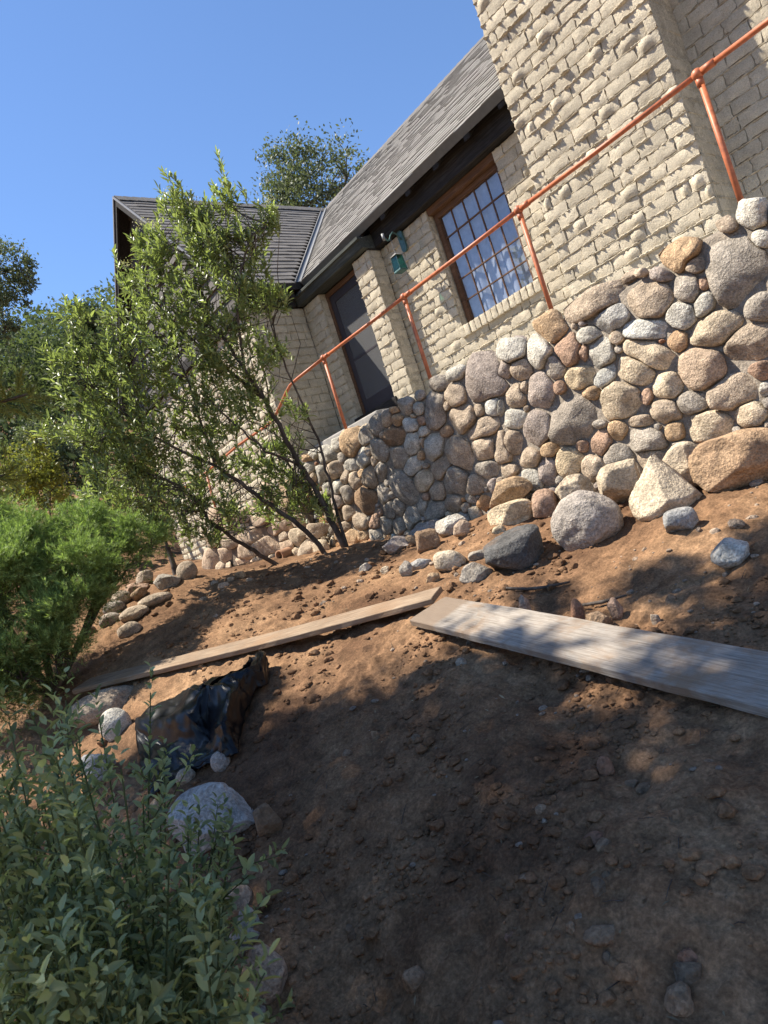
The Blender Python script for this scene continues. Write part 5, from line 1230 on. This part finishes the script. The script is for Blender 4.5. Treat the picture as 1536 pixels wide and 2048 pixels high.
# dry leaf and twig litter
r = np.random.default_rng(91); n = 420; lx = np.r_[r.uniform(-3.4, -.3, n-120), r.uniform(-7, -3.4, 120)]; ly = np.r_[r.uniform(.8, 3.4, n-120), r.uniform(2.2, 4.6, 120)]
lz = np.array([float(gh(a, b)) for a, b in zip(lx, ly)])+.004; d_ = r.normal(size=(n, 3))*np.array([1, 1, .25])
tag(leaf_mesh('leaf_litter', np.c_[lx, ly, lz], d_, np.c_[r.normal(size=(n, 2))*.35, np.ones(n)], r.uniform(.012, .04, n), r.uniform(.004, .011, n), r.uniform(0, 1, n), LEAF_SIMPLE, M['leaf_dry']), 'dry leaf litter scattered on the dirt', 'leaf litter', kind='stuff')
tw = MB()
for k in range(170):
    x = r.uniform(-3.6, -.3) if k < 120 else r.uniform(-7, -3.4); y = r.uniform(.8, 3.5) if k < 120 else r.uniform(2.4, 4.5); a = r.uniform(0, 6.28); L = r.uniform(.02, .09)
    p0 = Vector((x, y, float(gh(x, y))+.004)); x2, y2 = x+math.cos(a)*L, y+math.sin(a)*L; p2 = Vector((x2, y2, float(gh(x2, y2))+.006)); tw.tube([p0, (p0+p2)/2+Vector((0, 0, .004)), p2], [.0016, .0014, .0009], 4)
tag(tw.build('twig_litter', M['bark'], None, True), 'thin dry twigs scattered on the dirt', 'twigs', kind='stuff')

# ------------------------------------------------------------------ planks
def plank(name, A, B, up_v, width, th, mat, label, seed, warp=.01):
    A, B = Vector(A), Vector(B); d = (B-A); L = d.length; d.normalize(); side = Vector(up_v); side = (side-d*side.dot(d)).normalized(); nrm = d.cross(side)
    if nrm.z < 0: nrm = -nrm
    n, m_ = 70, 9; v, f = [], []; r = random.Random(seed); hw = [width*(1+.02*float(pnoise(i*.15, seed, .5))) for i in range(n)]
    def row(i):
        s = i/(n-1); x = s*L; out = []
        w = warp*math.sin(s*math.pi*1.3+seed)
        for j in range(m_):
            q = j/(m_-1); e = .006*float(pnoise(x*6, j*3.0+seed, 1.5)) if j in (0, m_-1) else 0
            ins = .004 if j in (0, m_-1) else 0
            out.append((x, q*hw[i]+e, w-ins+.002*float(pnoise(x*3, q*9, seed))))
        for j in range(m_-1, -1, -1):
            q = j/(m_-1); e = .010*float(pnoise(x*5, j*3.0+seed, 4.5)) if j in (0, m_-1) else 0
            out.append((x, q*hw[i]+e, w-th))
        return out
    k = 2*m_
    for i in range(n): v += row(i)
    for i in range(n-1):
        for j in range(k): f.append((i*k+j, i*k+(j+1) % k, (i+1)*k+(j+1) % k, (i+1)*k+j))
    f += [tuple(range(k))[::-1], tuple(range((n-1)*k, n*k))]
    sdir = side if d.cross(side).z > 0 else side
    me = make_mesh(name, v, f, False); o = link(name, me, mat)
    z = d.cross(side); 
    o.matrix_world = Matrix((( d.x, side.x, z.x, A.x), (d.y, side.y, z.y, A.y), (d.z, side.z, z.z, A.z), (0, 0, 0, 1)))
    bevel(o, .004, 1); return tag(o, label, 'plank')
plank('plank', (-3.68, 2.80, -.585), (-3.68+3.2, 2.80-.624, -.585-.505), (-.02, .32, .075), .32, .048, M['plank'], 'weathered silvery grey plank lying across the shaded dirt', 1, .006)
plank('plank', (-6.86, 1.36, -.475), (-3.66, 3.02, -.50), (-.3, .52, .10), .25, .045, M['plank_tan'], 'dusty tan plank running towards the juniper, ending under sunlight', 2, .012)

# ------------------------------------------------------------------ black plastic sheet
PC = np.array(PLASTIC); kr, kc = 9, 9; nr_, nc_ = PC.shape[0], PC.shape[1]
ra = np.linspace(0, nr_-1, (nr_-1)*kr+1); ca_ = np.linspace(0, nc_-1, (nc_-1)*kc+1)
def up2(a):
    a = np.array([np.interp(ra, np.arange(nr_), a[:, j]) for j in range(nc_)]).T
    return np.array([np.interp(ca_, np.arange(nc_), a[i]) for i in range(len(ra))])
def soft(a):
    p = np.pad(a, 1, 'edge'); return (p[1:-1, 1:-1]*2+p[:-2, 1:-1]+p[2:, 1:-1]+p[1:-1, :-2]+p[1:-1, 2:])/6
PX, PY, PL = (soft(soft(up2(PC[:, :, k]))) for k in range(3))
S_, T_ = np.meshgrid(np.linspace(0, 5, len(ca_)), np.linspace(0, 8, len(ra)))
wr = 1-2*np.abs(pnoise(S_*1.1+T_*.7, T_*1.3-S_*.5, 4.4)*1.6)
PX = PX+.014*pnoise(S_*2.3, T_*2.3, 1.7)+.02*pnoise(S_*.9, T_*3.1, 3.7); PY = PY+.014*pnoise(S_*2.3, T_*2.3, 6.1)+.02*pnoise(S_*3.0, T_*.9, 8.7)
PZ = np.vectorize(lambda a, b: float(gh(a, b)))(PX, PY)+.02+PL*1.15+.022*wr*np.clip(PL/.08, .25, 1)+.012*pnoise(S_*4.5, T_*4.5, 2.2)
ii = np.arange(PX.size).reshape(PX.shape); pf = np.stack([ii[:-1,:-1],ii[:-1,1:],ii[1:,1:],ii[1:,:-1]],-1).reshape(-1,4)
def m_plastic():
    m, n, l, b = material('black_plastic', 0.3, 0.22); b.inputs['Base Color'].default_value = (0.008, 0.009, 0.011, 1)
    a = tex_noise(n, l, world_pos(n), 14, 3, .5, .8); d = tex_noise(n, l, world_pos(n), 5, 5, .65)
    r = ramp(n, l, d.outputs[0], [(.6, (0.006, 0.006, 0.007)), (.85, (0.02, 0.017, 0.014))]); l.new(r.outputs[0], b.inputs['Base Color'])
    bump(n, l, b, a.outputs[0], .15, .008); return m
M['plastic'] = m_plastic()
jt = np.random.default_rng(5).normal(size=(PX.size, 3))*np.array([.0012, .0012, .0015])
pf = np.concatenate([pf[:, [0, 1, 2]], pf[:, [0, 2, 3]]])
o = obj('plastic_sheet', np.c_[PX.ravel(), PY.ravel(), PZ.ravel()]+jt, pf, M['plastic']); crisp(o.data, 40); tag(o, 'crumpled black plastic sheet draped down the dirt bank', 'plastic sheet')
sd = o.modifiers.new('thickness', 'SOLIDIFY'); sd.thickness = .002

# ------------------------------------------------------------------ roots and sticks
def stick(pts, rad, label):
    pts = [(x, y, float(gh(x, y))+h) for x, y, h in pts]
    o = MB().tube(pts, rad, 7).build('stick', M['bark'], None, True); tag(o, label, 'stick', None)
stick([(-3.35, 3.42, .02), (-3.22, 3.48, .035), (-3.08, 3.50, .03), (-2.93, 3.56, .02)], [.008, .012, .011, .006], 'bent bare root on the dirt above the grey plank')
stick([(-2.75, 3.30, .03), (-2.55, 3.32, .03), (-2.42, 3.38, .02)], [.009, .011, .006], 'short stick among the dug clods')
# ------------------------------------------------------------------ vegetation
UP = np.array([0, 0, 1.0])
def shoots(P, D, L, nl, leafL, leafW, spread, r, tint0=.5, tvar=.25):
    """leaves set round each shoot; returns arrays for leaf_mesh"""
    n = len(P); D = unit(D); a0 = r.uniform(0, 6.28, n)
    pos, dirs, nor, ti = [], [], [], []
    ref = unit(np.cross(D, rand_dir(n, r))); bi = np.cross(D, ref)
    for k in range(nl):
        s = (k+.5)/nl; a = a0+k*2.4+r.normal(size=n)*.3
        side = ref*np.cos(a)[:, None]+bi*np.sin(a)[:, None]
        sp = spread*(1.15-.55*s)
        d = unit(D*(1-sp*.45)[:, None] if hasattr(sp, 'shape') else D*(1-sp*.45)+side*sp+r.normal(size=(n, 3))*.12)
        pos.append(P+D*(L*s)[:, None]); dirs.append(d); nor.append(unit(D*.9-side*.5+r.normal(size=(n, 3))*.25)); ti.append(np.clip(tint0+.18*s+r.normal(size=n)*tvar, 0, 1))
    P2, D2, N2, T2 = map(np.concatenate, (pos, dirs, nor, ti)); m = len(P2)
    return P2, D2, N2, leafL*r.uniform(.5, 1.4, m), leafW*r.uniform(.65, 1.3, m), T2
def in_blobs(blobs, n, r, shell=.0, power=2.0):
    B = np.array(blobs); w = B[:, 3]**power; k = r.choice(len(B), n, p=w/w.sum())
    d = rand_dir(n, r); rad = r.uniform(shell, 1, n)**(1/2.2)
    return B[k, :3]+d*(B[k, 3]*rad)[:, None], d, k
def stems_mesh(name, segs, mat, parent, n=5):
    mb = MB()
    for pts, r0, r1 in segs: mb.tube(pts, list(np.linspace(r0, r1, len(pts))), n, False)
    return mb.build(name, mat, parent, True)

# ---- leaning shrub in front of the cottage
r = np.random.default_rng(21)
toy = empty('leaning_shrub', (-6.94, 4.65, 0.0), 'tall leaning multi stemmed evergreen shrub with cream flower heads before the cottage', 'shrub')
for bi_, br in enumerate(TOYON_BRANCHES):
    pts = [Vector(p) for p in br]; fine = []
    for i in range(len(pts)-1):
        for s in range(4): fine.append(pts[i].lerp(pts[i+1], s/4)+Vector(r.normal(size=3)*.008*(i > 0)))
    fine.append(pts[-1])
    if bi_ in (0, 3, 5, 6): 
        fine[0].z = float(gh(fine[0].x, fine[0].y))-.05
    r0v = (.040, .017, .02, .032, .016, .030, .022, .02, .016)[bi_]
    MB().tube(fine, list(np.linspace(r0v, .006, len(fine))), 8).build('stem', M['bark'], toy, True)
nodes = []
for br in TOYON_BRANCHES:
    q_ = np.array(br)
    for i in range(2 if len(br) > 5 else 0, len(br)-1):
        for s in np.linspace(0, 1, 7)[:-1]: nodes.append(q_[i]+(q_[i+1]-q_[i])*s)
nodes = np.array(nodes)
segs = []
for (x, y, z, rad) in TOYON_BLOBS:
    c = np.array((x, y, z))
    for k in range(int(5+rad*22)):
        e = c+rand_dir(1, r)[0]*rad*r.uniform(.4, 1.0)+UP*rad*.15
        j = nodes[np.argsort(np.linalg.norm(nodes-(e-UP*.25), axis=1))[r.integers(26)]]
        if np.linalg.norm(e-j) > 1.1: continue
        mid = (e+j)/2-UP*.05+r.normal(size=3)*.05
        segs.append(([Vector(j), Vector(mid), Vector(e)], .006, .0025))
stems_mesh('twigs', segs, M['bark'], toy, 4)
P, D, K = in_blobs(TOYON_BLOBS, 1500, r, .1, 2.0)
sd = D*.45+UP*1.0+np.array([-.1, -.12, 0])+r.normal(size=(len(P), 3))*.35
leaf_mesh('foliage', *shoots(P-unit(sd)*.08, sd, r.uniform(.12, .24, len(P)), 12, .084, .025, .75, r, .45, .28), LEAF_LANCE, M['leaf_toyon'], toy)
# spires at the top
top_sh = np.array([(b[0], b[1], b[2]-b[3]*.1) for b in TOYON_BLOBS if b[2] > 3.3 or b[3] < .16])
P = np.repeat(top_sh, 9, 0)+r.normal(size=(len(top_sh)*9, 3))*.09; sd = np.tile(UP, (len(P), 1))+r.normal(size=(len(P), 3))*.22
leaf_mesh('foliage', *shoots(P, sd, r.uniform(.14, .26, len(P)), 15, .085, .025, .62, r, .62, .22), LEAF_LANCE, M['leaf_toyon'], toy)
fl = np.array([(b[0], b[1], b[2]+b[3]*1.1) for b in TOYON_BLOBS if b[2] > 3.2])[:9]; P = np.repeat(fl, 90, 0)+r.normal(size=(len(fl)*90, 3))*np.array([.045, .045, .03])+UP*.12
leaf_mesh('flower_head', P, rand_dir(len(P), r)+UP, rand_dir(len(P), r), .016, .014, r.uniform(.1, 1, len(P)), LEAF_SIMPLE, M['flower'], toy)

# ---- spreading juniper
r = np.random.default_rng(31)
jx, jy = -7.4, 1.3
jun = empty('juniper', (jx, jy, float(gh(jx, jy))), 'spreading bright green feathery juniper beside the old rock edging', 'shrub')
jc = np.array([jx, jy, float(gh(jx, jy))])
segs = []
for b in JUNIPER_BLOBS:
    c = np.array(b[:3]); segs.append(([Vector(jc-UP*.05), Vector((jc+c)/2+r.normal(size=3)*.1), Vector(c)], .03, .008))
    for k in range(8): e = c+rand_dir(1, r)[0]*b[3]*.8; segs.append(([Vector(c-UP*.1), Vector((c+e)/2), Vector(e)], .008, .003))
stems_mesh('stem', segs, M['bark'], jun, 6)
JB2 = []
for b in JUNIPER_BLOBS:
    for k in range(7):
        d = rand_dir(1, r)[0]; d[2] = abs(d[2])*1.1-.3; d = unit(d); JB2.append((b[0]+d[0]*b[3]*.85, b[1]+d[1]*b[3]*.85, b[2]+d[2]*b[3]*.8, b[3]*r.uniform(.26, .42)))
P, D, K = in_blobs(JB2, 7500, r, .2, 2.0); P = P*np.array([1, 1, 1.0])
tocam = -unit(P)
BC = np.array([JUNIPER_BLOBS[k//7][:3] for k in K]); sd = unit(P-BC)*.9*np.array([1, 1, .5])+UP*.45+r.normal(size=(len(P), 3))*.3
def plumes(P, D, L, n, needle, wid, r, t0):
    D = unit(D); m = len(P); out = []
    for k in range(n):
        s = r.uniform(.0, 1, m); side = rand_dir(m, r); droop = -UP*.25*(s**2)[:, None]
        base = P+D*(L*s)[:, None]+side*(L*.30*(1-s*.75)*r.uniform(0, 1, m))[:, None]+droop*L[:, None]
        out.append((base, unit(D*.9+side*.65), side, needle*r.uniform(.6, 1.3, m), wid*r.uniform(.7, 1.2, m), np.clip(t0+.35*s+r.normal(size=m)*.16, 0, 1)))
    return [np.concatenate([o[i] for o in out]) for i in range(6)]
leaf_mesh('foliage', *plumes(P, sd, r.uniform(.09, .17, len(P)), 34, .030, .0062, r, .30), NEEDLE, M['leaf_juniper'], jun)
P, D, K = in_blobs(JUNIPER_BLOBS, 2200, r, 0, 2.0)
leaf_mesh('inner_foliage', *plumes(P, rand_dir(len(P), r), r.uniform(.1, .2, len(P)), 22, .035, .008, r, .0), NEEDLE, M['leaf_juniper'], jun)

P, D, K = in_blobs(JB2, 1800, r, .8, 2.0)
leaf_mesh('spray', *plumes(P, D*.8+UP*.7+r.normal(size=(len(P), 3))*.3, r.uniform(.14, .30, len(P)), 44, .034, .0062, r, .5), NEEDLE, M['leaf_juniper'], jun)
# ---- leafy plants beside the camera
r = np.random.default_rng(41)
tips = np.array(SAGE_TIPS); order = np.argsort(tips[:, 0]*.8-tips[:, 1]); groups = np.array_split(order, 5)
glab = ['grey green leafy plant growing closest to the black plastic', 'grey green leafy plant second from the black plastic', 'grey green leafy plant third from the black plastic', 'grey green leafy plant fourth from the black plastic', 'grey green leafy plant farthest from the black plastic']
for gi, g in enumerate(groups):
    T = tips[g]; c = T.mean(0); bx, by = c[0]-.05, c[1]-.1; gz = float(gh(bx, by))
    pl_ = empty('leafy_plant', (bx, by, gz), glab[gi], 'plant', 'leafy plants beside the edging rocks')
    segs, SP, SD, SL = [], [], [], []
    for t_ in T:
        b = np.array([bx+(t_[0]-bx)*.45+r.normal()*.05, by+(t_[1]-by)*.45+r.normal()*.05, 0]); b[2] = float(gh(b[0], b[1]))-.03
        h = t_[2]-b[2]; lean = np.array([t_[0]-b[0], t_[1]-b[1], 0])
        pts = [b, b+lean*.25+UP*h*.35+r.normal(size=3)*.02, b+lean*.6+UP*h*.7+r.normal(size=3)*.02, t_]
        segs.append(([Vector(q) for q in pts], .0045, .002))
        nseg = 9
        for s in np.linspace(.28, 1, nseg):
            q = s*3; i = min(int(q), 2); p = pts[i]+(pts[i+1]-pts[i])*(q-i); d = unit(pts[i+1]-pts[i])
            SP.append(p); SD.append(d); SL.append(.09)
            if s < .93 and r.random() < .75:
                sd_ = unit(d*.8+rand_dir(1, r)[0]*.8); ll = r.uniform(.08, .2)
                segs.append(([Vector(p), Vector(p+sd_*ll)], .0025, .0015)); SP += [p+sd_*ll*.35, p+sd_*ll*.8]; SD += [sd_, unit(sd_+UP*.3)]; SL += [.08, .06]
    stems_mesh('stem', segs, M['leaf_sage'], pl_, 5)
    SP, SD, SL = map(np.array, (SP, SD, SL))
    leaf_mesh('foliage', *shoots(SP, SD, SL, 7, .039, .015, .85, r, .45, .3), LEAF_OVATE, M['leaf_sage'], pl_)
# seedling on the bare dirt
sx0, sy0 = -1.98, .74; sz0 = float(gh(sx0, sy0))
seed = empty('seedling', (sx0, sy0, sz0), 'lone small seedling with a few leaves on the bare dirt', 'plant')
MB().tube([(sx0, sy0, sz0-.02), (sx0+.005, sy0, sz0+.06), (sx0+.015, sy0+.01, sz0+.14)], [.003, .0025, .0015], 6).build('stem', M['leaf_sage'], seed, True)
PP = np.array([(sx0, sy0, sz0+.05)]*3+[(sx0+.01, sy0, sz0+.09)]*2+[(sx0+.015, sy0+.01, sz0+.135)]*2); DD = np.array([(.6,.7,.3),(-.7,-.4,.4),(.5,-.7,.3),(-.3,.6,.8),(.6,.2,.7),(0,.1,1),(-.2,-.2,.9)])
leaf_mesh('foliage', PP, DD, np.tile(UP+np.array([0,-.3,0]), (7, 1)), .06, .026, .7, LEAF_OVATE, M['leaf_sage'], seed)

# ---- trees
def tree(name, label, blobs, base, mat, leafL, leafW, n, seed, group=None, cat='tree', trunk=.2, clump=.22, shape=LEAF_SIMPLE, up=.25, t0=.45):
    r = np.random.default_rng(seed); B = np.array(blobs); gz = float(base_h(base[0], base[1])) if abs(base[0]) > 11 else float(gh(base[0], base[1]))
    root = empty(name, (base[0], base[1], gz), label, cat, group); b0 = np.array([base[0], base[1], gz-.2])
    cen = B[:, :3].mean(0); fork = b0+(cen-b0)*.45
    segs = [([Vector(b0), Vector((b0+fork)/2+r.normal(size=3)*trunk*.4), Vector(fork)], trunk, trunk*.7)]
    done = [(fork, trunk*.5)]
    for b in B[np.argsort(np.linalg.norm(B[:, :3]-fork, axis=1))]:
        e = b[:3]; q, rq = min(done, key=lambda t_: np.linalg.norm(t_[0]-e)+.15*np.linalg.norm(t_[0]-fork)); segs.append(([Vector(q), Vector((q+e)/2+r.normal(size=3)*b[3]*.25-UP*.1*b[3]), Vector(e)], rq, rq*.6)); done.append((e, max(rq*.6, trunk*.06)))
        for k in range(7): q = e+rand_dir(1, r)[0]*b[3]*.85; segs.append(([Vector(e-UP*b[3]*.2), Vector((e+q)/2), Vector(q)], trunk*.12, trunk*.04))
    stems_mesh('trunk', segs, M['bark'], root, 7)
    nc = max(int(n/40), 1); C, D, K = in_blobs(blobs, nc, r, .25, 2.2); cr = B[K, 3]*clump*r.uniform(.6, 1.4, nc)
    per = n//nc; P = np.repeat(C, per, 0)+r.normal(size=(nc*per, 3))*np.repeat(cr, per)[:, None]*.6*np.array([1, 1, .7])
    tt = np.clip(np.repeat(r.normal(t0, .16, nc), per)+r.normal(size=nc*per)*.16, 0, 1)
    leaf_mesh('crown', P, rand_dir(len(P), r)+UP*up, rand_dir(len(P), r)+UP*.6, leafL*r.uniform(.6, 1.3, len(P)), leafW*r.uniform(.7, 1.2, len(P)), tt, shape, mat, root)
    return root
TB = TREE_BLOBS
def ctr(b): return np.array(b)[:, :3].mean(0)
tree('oak_tree', 'dense green oak crown rising behind the roof ridge', TB['oakroof'], (-20.3, 17.2), M['leaf_pale'], .15, .08, 15000, 51, trunk=.3, clump=.26)
tree('oak_tree', 'loose grey green oak with open branches against the sky', TB['oakleft'], (-18.6, 2.6), M['leaf_pale'], .10, .05, 9000, 52, trunk=.09, clump=.24)
tree('pine_tree', 'dark narrow pine standing above the hillside trees', TB['pine'], (-29.4, 10.5), M['leaf_oak'], .30, .05, 6500, 53, trunk=.2, clump=.3, t0=.3, up=.9)
tree('hillside_tree', 'dark green hillside tree on the skyline left of the pine', TB['hilla'], (-39.5, 10.3), M['leaf_oak'], .22, .14, 9000, 54, 'hillside trees', trunk=.3)
tree('hillside_tree', 'dark hillside tree below the pine', TB['hillb'], (-34, 11), M['leaf_oak'], .2, .12, 9000, 55, 'hillside trees', trunk=.3, t0=.3)
tree('hillside_tree', 'shadowy hillside tree behind the pale bush', TB['hillc'], (-27, 7.2), M['leaf_oak'], .16, .10, 10000, 56, 'hillside trees', trunk=.25, t0=.22)
tree('pale_bush', 'pale olive rounded bush on the slope behind the yellow shrub', TB['pale'], (-18.8, 4.9), M['leaf_pale'], .075, .045, 9000, 57, None, 'bush', trunk=.08, t0=.5)
tree('yellow_shrub', 'yellowing leafy shrub behind the juniper', TB['yellow'], (-11.7, 2.7), M['leaf_yellow'], .07, .035, 3600, 58, None, 'shrub', trunk=.035, clump=.35)
tree('green_shrub', 'small green shrub with pale trunk between juniper and leaning shrub', TB['shrubr'], (-9.9, 3.7), M['leaf_toyon'], .07, .028, 2600, 59, None, 'shrub', trunk=.05, clump=.4)
# far wood on the hill
r = np.random.default_rng(61); hb = []
for k in range(150):
    x = r.uniform(-72, -26); y = r.uniform(-.05, .48)*-x+r.normal()*2; hb.append((x, y, float(base_h(x, y))+r.uniform(.6, 4.0), r.uniform(1.4, 2.6)))
for k in range(60):
    x = r.uniform(-26, -14); y = r.uniform(-.1, .36)*-x; hb.append((x, y, float(base_h(x, y))+r.uniform(.3, 1.5), r.uniform(.6, 1.2)))
P, D, K = in_blobs(hb, 52000, r, .3, 2.0); 
w_ = leaf_mesh('hillside_wood', P, rand_dir(len(P), r)+UP*.2, rand_dir(len(P), r)+UP*.6, r.uniform(.18, .36, len(P)), r.uniform(.1, .2, len(P)), np.clip(r.normal(.3, .2, len(P)), 0, 1), LEAF_SIMPLE, M['leaf_oak'])
tag(w_, 'far wooded hillside behind the trees', 'wood', kind='stuff')

# ---- tall pine just outside the frame: twigs reach in, crown shades the bank
r = np.random.default_rng(71)
px_, py_ = -5.9, -2.3
pine = empty('shade_pine', (px_, py_, float(gh(px_, py_))), 'yellow green pine whose needled twigs reach in from the side', 'tree')
pz = float(gh(px_, py_))
MB().tube([(px_, py_, pz-.3), (px_-.1, py_, 2.0), (px_-.2, py_-.1, 5.0), (px_-.3, py_-.1, 9.5)], [.22, .18, .13, .05], 12).build('trunk', M['bark'], pine, True)
NP, ND, NN = [], [], []
segs = []
for tw in PINE_TWIGS:
    pts = [np.array(p) for p in tw]; pts = [np.array([px_-.05, py_, pts[0][2]+.4]), (np.array([px_, py_, pts[0][2]+.3])+pts[0])/2+UP*.1]+pts
    segs.append(([Vector(p) for p in pts], .03, .006))
    a, b = pts[2], pts[-1]
    for k in range(46):
        s = k/45; c = a+(b-a)*s+r.normal(size=3)*.012
        sub = unit((b-a)*.9+rand_dir(1, r)[0]*np.linalg.norm(b-a)*.8)
        L = .24*r.uniform(.4, 1)
        for q in range(44):
            NP.append(c+sub*L*r.uniform(0, 1)); ND.append(unit(sub+rand_dir(1, r)[0]*.55)); NN.append(rand_dir(1, r)[0])
stems_mesh('branch', segs, M['bark'], pine, 6)
leaf_mesh('needles', NP, ND, NN, r.uniform(.06, .11, len(NP)), .005, np.clip(r.normal(.85, .2, len(NP)), 0, 1), NEEDLE, M['leaf_pine'], pine)
# crowns over the bank: where a crown hangs is where its shade falls along the sun
SHADE = [(-2.2,1.6,.75,8.0),(-1.3,1.9,.7,7.5),(-.6,2.3,.7,7.5),(-3.1,1.3,.65,7.5),(-2.7,2.2,.40,7.0),(-1.7,2.6,.38,7.0),(-2.0,.9,.7,8.2),(-1.1,1.1,.7,8.0),
         (-.9,3.0,.5,7.2),(-1.5,3.35,.45,7.4),(-2.3,3.45,.32,7.2),(-3.0,3.35,.22,7),(-.4,3.6,.5,7.4),(-2.9,.1,.3,7.8),(-3.6,.4,.35,7.6),(-3.8,1.3,.5,7.4),(-4.2,1.6,.32,7.4),(-3.4,2.1,.35,7.2),(-4.4,.6,.5,7.5),(.3,2.4,.8,7.8),(.3,3.6,.6,7.8),(-.2,1.2,.8,7.8),(-5.2,.4,.5,7.4),(-1.75,3.75,.25,7.3),(-3.6,1.75,.4,7.2),(-4.3,1.3,.45,7.3),(-2.5,2.65,.25,7.1),(-3.1,2.55,.22,7.1),(-4.6,1.9,.25,7.3),(-4.9,1.2,.35,7.4)]
cb = []
for (x, y, rad, h) in SHADE:
    z = float(base_h(x, y)); k = h/-SUN.z; cb.append((x-SUN.x*k, y-SUN.y*k, z+h, rad))
cb = np.array(cb)
tr = tree('shade_oak', 'broad leafy oak beside the path whose shade dapples the dirt bank', [tuple(b) for b in cb], (-7.4, -3.6), M['leaf_oak'], .115, .07, 37000, 73, trunk=.13, clump=.5)
